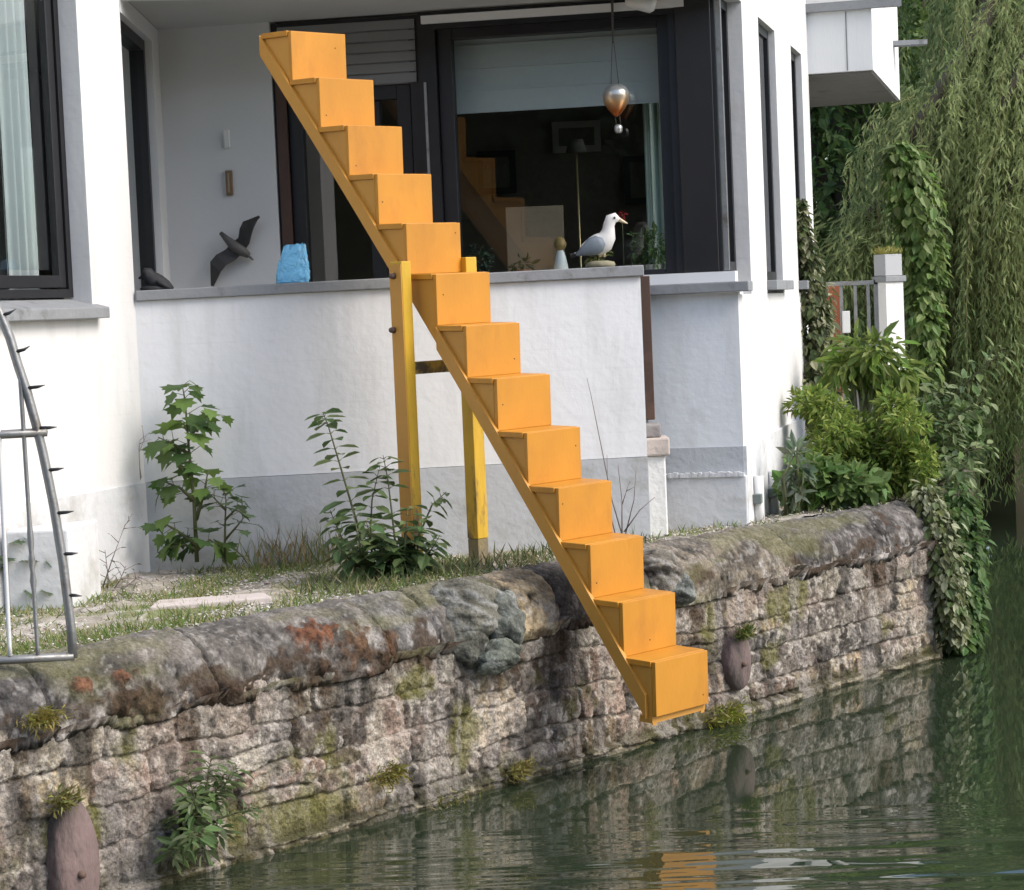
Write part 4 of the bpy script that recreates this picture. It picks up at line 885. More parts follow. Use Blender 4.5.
def pebbles(name, n, base, seed, smin, smax, region, flat=.6):
    rng = np.random.default_rng(seed); u = rng.uniform(region[0], region[1], n); nn = -rng.uniform(region[2], region[3], n)
    P = np.array(QA) + u[:, None] * np.array(QD) + nn[:, None] * np.array(QN); P[:, 2] = .638 + .030 * sstep(-.7, -.20, nn) + rng.uniform(0, .012, n)
    o8 = np.array([[1, 0, 0], [0, 1, 0], [-1, 0, 0], [0, -1, 0], [0, 0, 1], [0, 0, -1]], float)
    ff = np.array([(0, 1, 4), (1, 2, 4), (2, 3, 4), (3, 0, 4), (1, 0, 5), (2, 1, 5), (3, 2, 5), (0, 3, 5)])
    sz = rng.uniform(smin, smax, n)
    V = P[:, None] + o8[None] * sz[:, None, None] * rng.uniform(.6, 1.3, (n, 6, 1)) * np.array([1, 1, flat])
    C = np.repeat(leafcol(n, base, rng, .4, .06), 6, 0); Fq = (ff[None] + (np.arange(n) * 6)[:, None, None]).reshape(-1, 3)
    return tag(np_mesh(name, V.reshape(-1, 3), Fq, m_terr, None, col=C), kind='stuff')
tag(pebbles('gravel', 9000, (.36, .33, .29), 41, .003, .010, (-1.5, UB, .20, 2.0)), 'pale gravel and debris on the terrace', 'gravel')
tag(pebbles('fallen_petals', 3500, (.62, .60, .56), 43, .003, .007, (-1.2, 1.4, .24, 1.9), .4), 'whitish fallen petals on the terrace', 'petals')
# pale slab lying in the grass
sA_, sB_ = at_z(150, 609, .66), at_z(272, 599, .66); sd_ = (sB_ - sA_).normalized(); sn_ = Vector((-sd_.y, sd_.x, 0))
o = MB().prism([sA_[:2], sB_[:2], (sB_ + sn_ * .13)[:2], (sA_ + sn_ * .16 + sd_ * .05)[:2]], .60, .668).build('stone_slab', mat('pinkish_slab', (.52, .46, .43), .9, .15, 10, .4, 50, stain=(.3, .27, .22), stain_scale=8), None, loc=tuple(xy(sA_, .62)), bevel=.006)
tag(o, 'flat pale pinkish stone slab lying in the terrace grass', 'slab')

# plants on the quay face
def qface(px, py): return at_pl(px, py, QA, QB)
rng_ = np.random.default_rng(50)
b0 = qface(175, 838) ; st = []
for i, (px, py) in enumerate(((150, 790), (165, 765), (185, 752), (200, 770), (214, 800), (150, 830), (160, 855), (185, 850), (200, 830), (175, 790), (140, 850), (205, 760), (190, 790), (170, 812))):
    e = qface(px, py) + QN * random.uniform(.05, .20); m_ = b0.lerp(e, .5) + QN * .06 + Vector((0, 0, .03)); st.append(([b0, m_, e], 16, .15, 1.0))
plant('wall_weed', 'leafy green weed sprouting low from the quay stones at left', 'weed', [(a_, 26, b2, c_) for a_, b_, b2, c_ in st], 51, .048, 'ovate', (.15, .22, .08), wr=.55, r0=.005, alt=(.20, .24, .12), altp=.3, petiole=.02)
def tuft(px, py, label, seed, n=140, L=.07, base=(.12, .15, .03), name='moss_tuft', cat='moss', up=.8, spread=.05):
    rng = np.random.default_rng(seed); p = qface(px, py) + QN * .03; t = thing(name, label, cat, tuple(p))
    P = np.array(p) + rng.normal(size=(n, 1)) * np.array(QD) * spread + rng.random((n, 1)) * .03 * np.array(QN) + rng.normal(size=(n, 1)) * np.array([0, 0, 1]) * spread * .4
    T = np.array(QN)[None] * .6 + unit(n, rng) * .6 + np.array([0, 0, up]); Ls = L * rng.uniform(.5, 1.2, n)
    V, Fq, C = leaves_mesh(P, T, unit(n, rng), Ls, Ls * .14, leafcol(n, base, rng, .35, .15, (.28, .24, .08), .25), 'lance'); np_mesh('foliage', V, Fq, m_leaf, t, col=C)
tuft(733, 632, 'round green moss tuft above the oval plate beside the staircase foot', 61, 420, .035, (.10, .14, .03), up=.2, spread=.022)
tuft(715, 715, 'yellow green water moss under the lowest stair corner', 62, 420, .045, (.20, .22, .03), up=-.1, spread=.05)
tuft(378, 772, 'yellow moss tuft on stones left of the staircase', 63, 300, .04, (.22, .20, .04), up=-.2, spread=.035)
tuft(508, 770, 'yellow dry grass tuft at the waterline below the staircase', 64, 160, .05, (.28, .24, .07), up=.3, spread=.03)
tuft(30, 715, 'yellow moss tuft under the coping at the left edge', 65, 380, .035, (.26, .22, .05), up=-.3, spread=.03)
tuft(52, 800, 'yellow green grass tuft on the stones by the tall oval plate', 66, 160, .05, (.22, .22, .07), up=.3, spread=.025)
tuft(442, 802, 'green moss patch at the waterline left of centre', 67, 300, .03, (.13, .14, .03), up=-.2, spread=.06)

# ================================================================== RAILING, BLOCK
YR = 5.90
rail = thing('spiked_railing', 'grey iron railing wing with curved spiked edge on the coping', 'railing', tuple(at(40, 655, YR)))
cpts = [(-14, 285), (0, 313), (10, 338), (18, 365), (28, 395), (36, 424), (43, 453), (49, 482), (54, 507), (58, 532), (63, 563), (67, 595), (71, 626), (73, 658)]
mb = MB(); mb.tube([at(x, y, YR) for x, y in cpts], [(.013, .009)] * len(cpts), 4, flat=(0, 1, 0)); mb.build('curved_bar', m_steel, rail)
for (x, y, dx, dy) in ((2, 316, 14, -7), (18, 352, 12, -6), (31, 388, 14, -3), (43, 428, 14, -1), (51, 470, 13, -2), (60, 513, 14, -2), (66, 554, 12, -1), (70, 595, 12, 1)):
    mb = MB(); mb.tube([at(x - 3, y, YR), at(x + dx * .5, y + dy * .4, YR), at(x + dx, y + dy, YR)], [.0055, .0045, .001], 5); mb.build('spike', m_spike, rail)
mb = MB(); mb.tube([at(-60, 438, YR), at(47, 432, YR)], [(.012, .012)] * 2, 4, flat=(0, 1, 0)); mb.build('rail', m_steel, rail)
mb = MB(); mb.tube([at(-60, 664, YR), at(74, 656, YR)], [(.012, .016)] * 2, 4, flat=(0, 1, 0)); mb.build('base_rail', m_steel, rail)
for (x0, y0, x1, y1, tw) in ((20, 375, 38, 656, True), (-6, 330, 10, 656, False), (-30, 320, -18, 656, False)):
    mb = MB(); n = 30; pts = [at(x0 + (x1 - x0) * i / n, y0 + (y1 - y0) * i / n, YR) for i in range(n + 1)]
    rr = []
    for i in range(n + 1):
        yy = y0 + (y1 - y0) * i / n; k = 1.0 if not (tw and 520 < yy < 585) else 1.35 + .35 * math.sin(i * 2.6); rr.append(.0062 * k)
    mb.tube(pts, rr, 6); mb.build('upright_bar', m_white if not tw else m_steel, rail)
a = at_z(72, 610, .64); bb = at_z(9, 612, .64); br = at_z(102, 596, .64); zb1 = at(72, 529, a.y).z; blk = MB()
blk.prism([a[:2], br[:2], (bb + Vector((.03, .13, 0)))[:2], bb[:2]], .58, zb1)
o = blk.build('concrete_block', m_plinth_pale, None, loc=tuple(xy(a, .6)), bevel=.008); tag(o, 'whitewashed concrete block standing behind the spiked railing', 'block')

# ================================================================== SMALL THINGS ON THE HOUSE
def ledge_z(px): return 1.708 + .02 * (px - 135) / 505
# gull figurine
Yg = 8.60; zg = ledge_z(600)
gull = thing('seagull_figurine', 'white and grey seagull figurine on the right end of the parapet', 'figurine', tuple(xy(at(600, 262, Yg), zg)))
m_gw = mat('gull_white', (.62, .61, .59), .6, .06); m_gg = mat('gull_grey', (.13, .16, .19), .6, .1); m_beak = mat('gull_beak', (.62, .52, .34), .5); m_dark = mat('dark_eye', (.01, .01, .01), .3)
g = lambda px, py, dy=0: at(px, py, Yg + dy)
mb = MB(); bp_ = [(579, 252), (584, 249), (591, 246.5), (598, 245), (604, 241.5), (607.5, 236), (608.5, 230), (609, 224.5), (611, 219.5), (615, 217.8), (619, 219.8)]
brr = [(.005, .006), (.020, .018), (.034, .029), (.043, .036), (.042, .036), (.033, .031), (.025, .025), (.022, .022), (.024, .023), (.020, .019), (.009, .009)]
mb.tube([g(*p) for p in bp_], brr, 14, flat=(0, 1, 0)); mb.build('body', m_gw, gull)
for sgn in (-1, 1):
    mb = MB(); wp = [(576, 255), (584, 251), (592, 247), (599, 243.5), (604, 241)]; mb.tube([g(*p, sgn * .033) for p in wp], [(.004, .004), (.020, .015), (.036, .019), (.034, .018), (.014, .009)], 10, flat=(0, 1, 0)); mb.build('wing', m_gg, gull)
    mb = MB(); mb.tube([g(614.5, 217.8, sgn * .019), g(614.5, 217.8, sgn * .0245)], [.0052, .003], 8); mb.build('eye', m_dark, gull)
mb = MB(); mb.tube([g(618, 219), g(623, 221.5), g(627.5, 223.5)], [.009, .006, .002], 8); mb.build('beak', m_beak, gull)
mb = MB(); mb.tube([g(577, 254.5), g(570, 256)], [(.012, .005), (.010, .003)], 8, flat=(0, 1, 0)); mb.build('tail', m_dark, gull)
mb = MB(); mb.tube([g(600, 250), g(600, 257)], [.008, .006], 8); mb.tube([g(604, 249), g(604, 257)], [.007, .006], 8); mb.build('leg', m_beak, gull)
mb = MB(); c = xy(at(600, 258, Yg), zg); mb.lathe(c, [(.055, 0), (.06, .008), (.055, .02), (.03, .026)], 18); o = mb.build('base', mat('mossy_base', (.22, .20, .13), .9, .3, 30, .4), gull)
# balloon ornament under the soffit
Yb = 9.0
bal = thing('balloon_ornament', 'small hanging balloon ornament, silver fading to copper, by the picture window', 'ornament', tuple(at(616, 132, Yb)))
m_bal, n_, b_ = new_mat('silver_copper_balloon'); N = n_.nodes; L = n_.links
tc = N.new('ShaderNodeNewGeometry'); sp = N.new('ShaderNodeSeparateXYZ'); L.new(tc.outputs['Position'], sp.inputs[0])
mr = N.new('ShaderNodeMapRange'); zt1 = at(616, 92, Yb).z; zt0 = at(616, 116, Yb).z; mr.inputs[1].default_value = zt0; mr.inputs[2].default_value = zt1; L.new(sp.outputs['Z'], mr.inputs[0])
cr_ = N.new('ShaderNodeValToRGB'); cr_.color_ramp.elements[0].color = (.50, .13, .025, 1); cr_.color_ramp.elements[1].color = (.55, .57, .54, 1); cr_.color_ramp.elements[0].position = .2; e = cr_.color_ramp.elements.new(.55); e.color = (.62, .38, .18, 1); L.new(mr.outputs[0], cr_.inputs[0])
L.new(cr_.outputs[0], b_.inputs['Base Color']); b_.inputs['Metallic'].default_value = .6; b_.inputs['Roughness'].default_value = .28
c = at(616, 100, Yb); z_ = lambda py: at(616, py, Yb).z - c.z; s1 = Yb / F
mb = MB(); mb.lathe(c, [(1 * s1, z_(117)), (4 * s1, z_(114.5)), (8.5 * s1, z_(109)), (12 * s1, z_(103)), (13.6 * s1, z_(97)), (13.2 * s1, z_(92)), (10.5 * s1, z_(87.5)), (6 * s1, z_(84.8)), (1.5 * s1, z_(84))], 24); mb.build('envelope', m_bal, bal)
mb = MB(); c2 = at(618.5, 129, Yb); mb.lathe(c2, [(2.5 * s1, -4 * s1), (4 * s1, -2 * s1), (4.2 * s1, 2 * s1), (3 * s1, 4 * s1), (1 * s1, 4.5 * s1)], 12); mb.build('basket', mat('silver_basket', (.6, .6, .58), .3, .1, metal=.7), bal)
m_cord = mat('dark_cord', (.10, .09, .08), .9)
for dx in (-2.5, 2.5): mb = MB(); mb.tube([at(617 + dx, 115, Yb), at(618.5 + dx * .8, 125, Yb)], .0012, 4); mb.build('cord', m_cord, bal)
for dx in (-4, 4): mb = MB(); mb.tube([at(613 + dx * .2, 42, Yb), at(615 + dx, 86, Yb)], .0013, 4); mb.build('cord', m_cord, bal)
mb = MB(); mb.tube([at(613, 43, Yb), at(612.5, 20, Yb), at(612, -16, Yb)], [.003, .0055, .007], 6); mb.build('hanging_strap', m_cord, bal)
# soffit lamp
lz = 2.82; lp = at(640, 3, 8.9)
lam = thing('soffit_lamp', 'white cylindrical spotlight fixed under the soffit above the picture window', 'lamp', (lp.x, lp.y, lz))
mb = MB(); mb.tube([Vector((lp.x - .055, lp.y, lp.z + .012)), Vector((lp.x - .02, lp.y - .01, lp.z + .008)), Vector((lp.x + .045, lp.y - .02, lp.z - .01)), Vector((lp.x + .06, lp.y - .02, lp.z - .014))], [.02, .034, .036, .022], 14, flat=(0, 0, 1)); mb.build('housing', m_white, lam)
mb = MB(); mb.tube([Vector((lp.x, lp.y, lp.z + .02)), Vector((lp.x, lp.y, lz))], .012, 8); mb.build('bracket', m_white, lam)
# blue bag
zl = ledge_z(293); Yk = 8.42
bag = thing('blue_bag', 'crumpled light blue plastic bag on the parapet in front of the balcony door', 'bag', tuple(xy(at(293, 284, Yk), zl)))
m_bag, n_, b_ = new_mat('light_blue_plastic'); b_.inputs['Base Color'].default_value = (.20, .56, .86, 1); b_.inputs['Roughness'].default_value = .25
c = xy(at(293, 284, Yk), zl); bw = .062
n = 64; nl = 26; hB = .142; vs, fs = [], []
for k in range(nl + 1):
    t = k / nl
    for j in range(n):
        a = 2 * math.pi * j / n; ca1, sa1 = math.cos(a), math.sin(a)
        x = math.copysign(abs(ca1) ** .55, ca1); y = math.copysign(abs(sa1) ** .55, sa1)
        ridge = abs(float(fbm(np.array(a * 2.2 + t * 2.0), np.array(t * 5.0 - a), 8, 4)) - .5) * 2
        pl = math.sin(a * 9 + 2.2 * math.sin(t * 3)) * .05 * t
        wx = (1.04 + .06 * math.sin(t * 5) - .30 * t ** 1.3) * (1 + pl - .16 * ridge); wy = (1.0 - .85 * t ** 1.6) * (1 + pl - .22 * ridge)
        z = hB * t + (float(vnoise(np.array(a * 3.1), np.array(2.0), 4)) - .4) * .022 * t ** 6 - .012 * ridge * t
        vs.append(c + Vector((x * bw * wx + .012 * t, y * .042 * wy, z)))
for k in range(nl): fs += [(k * n + j, k * n + (j + 1) % n, (k + 1) * n + (j + 1) % n, (k + 1) * n + j) for j in range(n)]
fs += [tuple(range(n - 1, -1, -1)), tuple(nl * n + j for j in range(n))]
bo_ = MB().add(vs, fs, True).build('bag_body', m_bag, bag); 
bpn = n_.nodes.new('ShaderNodeBump'); vz_ = n_.nodes.new('ShaderNodeTexNoise'); vz_.inputs['Scale'].default_value = 30; vz_.inputs['Detail'].default_value = 4; vz_.inputs['Distortion'].default_value = 1.2; tcn = n_.nodes.new('ShaderNodeTexCoord'); n_.links.new(tcn.outputs['Object'], vz_.inputs['Vector']); n_.links.new(vz_.outputs['Fac'], bpn.inputs['Height']); bpn.inputs['Strength'].default_value = .9; bpn.inputs['Distance'].default_value = .02; n_.links.new(bpn.outputs[0], b_.inputs['Normal'])
# dark pigeon figure at the left end
zl = ledge_z(152); Yq = 8.42; g = lambda px, py, dy=0: at(px, py, Yq + dy)
pig = thing('dark_bird_figure', 'dark hunched bird figure on the left end of the parapet', 'figurine', tuple(xy(at(155, 291, Yq), zl)))
m_pig = mat('dark_bronze', (.035, .035, .037), .7, .4, 25, .4, 50)
mb = MB(); mb.tube([g(173, 289), g(167, 286), g(160, 283.5), g(154, 281), g(150, 277.5), g(147.5, 275), g(145, 274.5), g(142, 275.5)], [.008, .022, .032, .034, .028, .030, .026, .008], 14, flat=(0, 1, 0)); mb.build('body', m_pig, pig)
mb = MB(); mb.tube([g(143, 276.5), g(138.5, 278.5)], [.010, .003], 8); mb.build('beak', m_pig, pig)
mb = MB(); mb.tube([g(171, 289, -.02), g(163, 284, -.035), g(156, 281, -.03)], [(.005, .006), (.009, .024), (.005, .010)], 10, flat=(0, 1, 0)); mb.build('wing', m_pig, pig)
mb = MB(); cz = xy(at(155, 290, Yq), zl); mb.lathe(cz, [(.055, 0), (.058, .008), (.05, .014), (.02, .018)], 14); mb.build('base', m_pig, pig)
# flying bird relief on the balcony wall
def wpt(px, py, off): p = at_B(px, py); nb = Vector((-bd.y, bd.x, 0)); return p - nb * off
bird = thing('wall_bird', 'dark metal bird with spread wings hung on the balcony wall', 'wall ornament', tuple(wpt(238, 250, 0)))
m_bw = mat('dark_metal_wing', (.045, .043, .043), .55, .35, 20, .3, 50); m_bb = mat('dull_metal_body', (.10, .095, .09), .6, .2, 20)
def sheet(pairs, th, name, m_, offs):
    mb = MB(); k = len(pairs); vs = []
    for (a, b_), of in zip(pairs, offs):
        vs += [wpt(*a, of), wpt(*b_, of + .006), wpt(*b_, of + .006 + th), wpt(*a, of + th)]
    fs = [(0, 1, 2, 3), tuple((k - 1) * 4 + j for j in (3, 2, 1, 0))]
    for i in range(k - 1):
        for j in range(4): fs.append((i * 4 + j, i * 4 + (j + 1) % 4, i * 4 + 4 + (j + 1) % 4, i * 4 + 4 + j))
    mb.add(vs, fs, False); return mb.build(name, m_, bird, bevel=.002)
sheet([((234, 243), (246, 252)), ((241, 238), (252, 244)), ((243, 229), (255, 235)), ((247, 222), (258, 228)), ((256, 219), (262, 221)), ((264, 216), (265.5, 218))], .012, 'wing', m_bw, [.02, .03, .04, .05, .06, .07])
sheet([((234, 243), (246, 252)), ((228, 250), (238, 260)), ((220, 255), (230, 265)), ((214.5, 262), (225, 272)), ((214, 272), (220, 281)), ((214, 286), (217, 286.5))], .012, 'wing', m_bw, [.02, .03, .045, .05, .04, .035])
mb = MB(); mb.tube([wpt(224, 233, .05), wpt(230, 239, .05), wpt(238, 247, .045), wpt(246, 252, .04), wpt(251, 256, .03)], [.008, .014, .024, .022, .012], 10); mb.build('body', m_bb, bird)
mb = MB(); mb.tube([wpt(247, 252, .035), wpt(252, 257, .032), wpt(255, 260, .03)], [(.010, .005), (.024, .005), (.022, .003)], 10); mb.build('tail', m_bb, bird)
# small plates on the balcony wall
nb = Vector((-bd.y, bd.x, 0))
c = wpt(228, 139, .012); o = MB().obox(c, bd, nb, (0, 0, 1), (.011, .011, .038)).build('door_bell', m_white, None, loc=tuple(c), bevel=.003); tag(o, 'small white upright box on the balcony wall', 'bell')
c = wpt(230, 183, .010); th_ = thing('thermometer', 'narrow brown wooden thermometer board on the balcony wall', 'thermometer', tuple(c)); MB().obox(c, bd, nb, (0, 0, 1), (.014, .008, .052)).build('board', mat('brown_wood', (.20, .13, .07), .7, .2, 30), th_, bevel=.002)
MB().obox(c - nb * .0095, bd, nb, (0, 0, 1), (.003, .001, .040)).build('tube', mat('tube_glass', (.35, .28, .2), .2), th_)
# metre boxes / pipes low on the right facade
for i, (px, py) in enumerate(((751.5, 498), (766.5, 492))):
    p = at_R(px, py); t0 = thing('pipe_clamp', ('nearer' if i == 0 else 'farther') + ' grey clamp on white pipe low on the right facade', 'pipe', tuple(xy(p, .62)), 'pipes low on the right facade')
    MB().obox(p + FN * .03, FD, FN, (0, 0, 1), (.055, .018, .02)).build('clamp', mat('grey_green_clamp', (.16, .19, .18), .6), t0, bevel=.003)
    mb = MB(); mb.tube([xy(p + FN * .03, .60), xy(p + FN * .03, p.z + .09)], .022, 12); mb.build('pipe', m_white, t0)

# ================================================================== INSIDE THE ROOM
def picture(px0, py0, px1, py1, Y, label, fm, cm):
    a, b_ = at(px0, py1, Y), at(px1, py0, Y); t = thing('picture_frame', label, 'picture', ((a.x + b_.x) / 2, Y, a.z)); w_ = .035
    mb = MB(); x0, x1, z0, z1 = a.x, b_.x, a.z, b_.z
    mb.box((x0, Y, z0), (x0 + w_, Y + .03, z1)); mb.box((x1 - w_, Y, z0), (x1, Y + .03, z1)); mb.box((x0 + w_, Y, z0), (x1 - w_, Y + .03, z0 + w_)); mb.box((x0 + w_, Y, z1 - w_), (x1 - w_, Y + .03, z1)); mb.build('frame', fm, t)
    MB().box((x0 + w_, Y + .012, z0 + w_), (x1 - w_, Y + .02, z1 - w_)).build('print', cm, t)
m_pf = mat('pale_frame', (.40, .39, .36), .6); m_print = mat('abstract_print', (.14, .13, .11), .7, .6, 9, stain=(.36, .3, .24), stain_scale=7)
picture(553, 120, 600, 153, 12.25, 'pale framed picture on the back wall of the room', m_pf, m_print)
picture(625, 155, 656, 205, 12.25, 'dark framed upright picture beside the curtain in the room', m_black, m_print)
picture(478, 150, 515, 195, 12.25, 'dim framed picture left on the back wall of the room', m_black, m_print)
fl_ = thing('floor_lamp', 'thin floor lamp pole standing inside the room', 'lamp', tuple(xy(at(577, 300, 10.6), .84)))
fp = at(576, 148, 10.6); mb = MB(); mb.tube([xy(fp, .85), xy(fp, fp.z)], .006, 6); mb.build('pole', mat('brass', (.55, .45, .25), .35, metal=.6), fl_)
mb = MB(); mb.lathe((fp.x, fp.y, .84), [(.14, 0), (.14, .015), (.02, .025)], 20); mb.build('foot', m_black, fl_)
mb = MB(); mb.lathe((fp.x, fp.y, fp.z - .02), [(.05, 0), (.035, .06), (.032, .06), (.046, .003)], 20); mb.build('lamp_shade', mat('dark_shade', (.10, .10, .09), .8), fl_)
# shelf inside the window carries vase, board and plants
shf = MB(); A_, B__ = ga + bd * .01, gb - bd * .01; shf.wall(A_, B__, 1.655, 1.69, .12, .42); shf.build('inner_sill', m_fascia, wb)
vz = 1.692; vp = xy(at(560, 240, 9.38), vz); vs_ = thing('figurine_vase', 'white cone shaped figurine with golden head inside the window', 'figurine', tuple(vp))
mb = MB(); mb.lathe(vp, [(.040, 0), (.036, .03), (.022, .10), (.014, .125), (.008, .13)], 18); mb.build('cone', mat('white_ceramic', (.85, .85, .82), .25), vs_)
mb = MB(); mb.lathe(vp + Vector((0, 0, .125)), [(.01, 0), (.024, .015), (.028, .03), (.018, .052), (.006, .06)], 14); mb.build('head', mat('golden_head', (.36, .24, .08), .4), vs_)
bp0, bp1 = at(507, 250, 9.45), at(563, 205, 9.45)
o = MB().box((bp0.x, 9.46, vz), (bp1.x, 9.475, bp1.z)).build('board', mat('cardboard', (.24, .18, .12), .8, .15), None, loc=(bp0.x, 9.46, vz), bevel=.002); tag(o, 'tan cardboard panel leaning inside the picture window', 'board')
for (px, w_, h_, n, base, lab, nm, rd_) in ((651, .10, .14, 330, (.10, .16, .06), 'bushy green potted plant inside the window behind the seagull', 'potted_plant', 1), (522, .05, .05, 60, (.05, .08, .03), 'low dark potted plant in front of the cardboard panel', 'potted_plant', 2), (598, .045, .09, 80, (.30, .30, .10), 'pale yellow potted herb inside the window left of the seagull', 'potted_plant', 3), (478, .06, .10, 120, (.07, .10, .07), 'dusty green potted plant at the left end of the window', 'potted_plant', 4)):
    p = xy(at(px, 250, 9.36), vz); t = thing(nm, lab, 'plant', tuple(p))
    mb = MB(); mb.lathe(p, [(.030, 0), (.042, .05), (.045, .052), (.036, .05)], 14); mb.build('pot', mat('pot_%d' % rd_, (.25, .24, .22) if rd_ != 2 else (.3, .12, .06), .6), t)
    rg_ = np.random.default_rng(70 + rd_); V, Fq, C = cluster_leaves(rg_, [((p.x, p.y, p.z + .05 + h_ / 2), (w_, .05, h_ * .6))], n, .03, 'ovate', base, wr=.5, shell=.2); np_mesh('foliage', V, Fq, m_leaf, t, col=C)
fpos = at(622, 214, 9.36); fw_ = thing('red_flower', 'small red flower on a stem inside the window above the seagull head', 'flower', tuple(xy(fpos, vz)))
mb = MB(); mb.tube([xy(fpos, vz), fpos], .002, 5); mb.build('stem', m_stem, fw_)
rg_ = np.random.default_rng(80); V, Fq, C = cluster_leaves(rg_, [(tuple(fpos), (.014, .014, .014))], 26, .018, 'ovate', (.45, .03, .03), shell=.3); np_mesh('blossom', V, Fq, m_leaf, fw_, col=C)

# ================================================================== GARDEN AT THE RIGHT
# gate pillar with planter
pp = at(888, 350, 13.0); gpil = thing('gate_pillar', 'white square gate pillar behind the shrubs', 'pillar', (pp.x, pp.y, .6))
ax_ = Vector((math.cos(R(-52)), math.sin(R(-52)), 0)) ; e_r = Vector((math.cos(R(38)), math.sin(R(38)), 0)); e_l = Vector((-math.sin(R(38)), math.cos(R(38)), 0))
def sq(c, h): return [(c + e_l * 0 * h)[:2], (c + e_r * h * 1.0)[:2], (c + (e_r + e_l * .62) * h)[:2], (c + e_l * .62 * h)[:2]]
hP = .150; zc = at(888, 282, 13).z
mP = mat_brick('white_brick_pillar', (.8, .79, .77), e_r)
MB().prism(sq(xy(pp), hP), .6, zc - .001).build('shaft', mP, gpil)
MB().prism(sq(xy(pp) - (e_r + e_l) * .012, hP + .03), zc, zc + .035).build('cap', m_sill, gpil, bevel=.004)
zpl = at(890, 254, 13).z
plt = thing('planter', 'grey planter box with dry grass standing on the gate pillar', 'planter', (pp.x, pp.y, zc + .036))
MB().prism(sq(xy(pp) + (e_r + e_l) * .002, hP * .98), zc + .036, zpl).build('box', mat('grey_planter', (.42, .43, .44), .7, .1), plt, bevel=.004)
rg_ = np.random.default_rng(90); n = 260; cc_ = xy(pp, zpl) + e_r * .075 + e_l * .045
P = np.array(cc_) + rg_.uniform(-.075, .075, (n, 1)) * np.array(e_r) + rg_.uniform(-.05, .05, (n, 1)) * np.array(e_l)
T = np.stack([rg_.normal(0, .5, n), rg_.normal(0, .5, n), np.ones(n)], -1); Ls = rg_.uniform(.02, .06, n)
V, Fq, C = leaves_mesh(P, T, unit(n, rg_), Ls, Ls * .15, leafcol(n, (.36, .34, .10), rg_, .3, .1), 'lance'); np_mesh('grass', V, Fq, m_leaf, plt, col=C)
# gate
gy = 13.05; gL, gR_ = at(828, 282, gy), at(879, 282, gy); gb_ = .62
gate = thing('garden_gate', 'grey metal bar gate beside the white pillar', 'gate', (gL.x, gy, gb_))
mb = MB(); mb.box((gL.x - .05, gy, gL.z - .025), (gR_.x, gy + .03, gL.z)); mb.box((gL.x, gy, gb_ + .1), (gR_.x, gy + .03, gb_ + .13)); mb.box((gR_.x - .03, gy, gb_ + .1), (gR_.x, gy + .03, gL.z)); mb.build('frame', m_steel, gate)
for px in (841, 855, 868):
    p = at(px, 282, gy); MB().box((p.x - .009, gy + .004, gb_ + .13), (p.x + .009, gy + .022, gL.z - .026)).build('bar', m_steel, gate)
p = at(846, 322, gy - .01); MB().box((p.x - .022, gy - .03, p.z - .065), (p.x + .022, gy - .002, p.z + .065)).build('letter_plate', m_white, gate, bevel=.004)
p0, p1 = at(827, 285, 13.3), at(840, 285, 13.3); o = MB().box((p0.x, 13.3, .6), (p1.x, 13.36, p0.z)).build('fence_panel', mat('red_brown_panel', (.32, .10, .045), .7, .2, 12), None, loc=(p0.x, 13.3, .6), bevel=.003); tag(o, 'red brown fence panel behind the metal gate', 'fence')
# ivy on the facade corner
def ivy_sheet(name, label, cat, loc, pts, n, L, base, seed, alt, altp, r=.12, kind='ovate', droop=.8):
    """leaves around a polyline of (point, radius)"""
    rng = np.random.default_rng(seed); t = thing(name, label, cat, loc); pts = [(Vector(p), rr) for p, rr in pts]
    q_ = rng.random(n) * (len(pts) - 1.001); i = q_.astype(int); fr_ = q_ - i
    A = np.array([list(p) for p, _ in pts]); Rr = np.array([rr for _, rr in pts])
    c = A[i] * (1 - fr_)[:, None] + A[i + 1] * fr_[:, None]; rad = Rr[i] * (1 - fr_) + Rr[i + 1] * fr_
    d = unit(n, rng); P = c + d * (rad * rng.random(n) ** .45)[:, None] * (.35 + 1.25 * fbm(c[:, 2] * 6 + d[:, 0] * 2.5, d[:, 1] * 3 + c[:, 0], seed, 3))[:, None]
    T = d * .6 + np.array([0, 0, -droop]) + unit(n, rng) * .45; N_ = d + np.array([0, 0, .6]) + unit(n, rng) * .3; Ls = L * (.35 + 1.1 * rng.random(n) ** 1.3)
    V, Fq, C = leaves_mesh(P, T, N_, Ls, Ls * .8, leafcol(n, base, rng, .3, .12, alt, altp), kind); np_mesh('foliage', V, Fq, m_leaf, t, col=C)
    mb = MB(); mb.tube([p for p, _ in pts], [.015] * len(pts), 6); mb.build('stem', m_bark, t); return t
fe = f(Lf)
iv = [(at(808, 425, 11.0), .11), (at(812, 370, 11.1), .12), (at(812, 310, 11.1), .11), (at(808, 265, 11.1), .07), (at(803, 235, 11.0), .035), (at(800, 200, 11.0), .015)]
ivy_sheet('ivy', 'pale leaved ivy climbing the far corner of the house', 'climbing plant', tuple(xy(iv[0][0], .63)), iv, 3000, .045, (.10, .13, .05), 101, (.36, .36, .22), .30)
iv = [(at(826, 420, 11.6), .09), (at(826, 370, 11.6), .09), (at(822, 330, 11.6), .06), (at(822, 300, 11.6), .03)]
ivy_sheet('ivy', 'second strand of ivy just right of the house corner', 'climbing plant', tuple(xy(iv[0][0], .63)), iv, 800, .055, (.11, .14, .05), 103, (.34, .34, .2), .25)
iv = [(at(927, 385, 13.5), .06), (at(926, 335, 13.5), .11), (at(925, 280, 13.5), .14), (at(918, 230, 13.5), .18), (at(910, 190, 13.5), .20), (at(903, 165, 13.5), .14), (at(899, 150, 13.5), .06)]
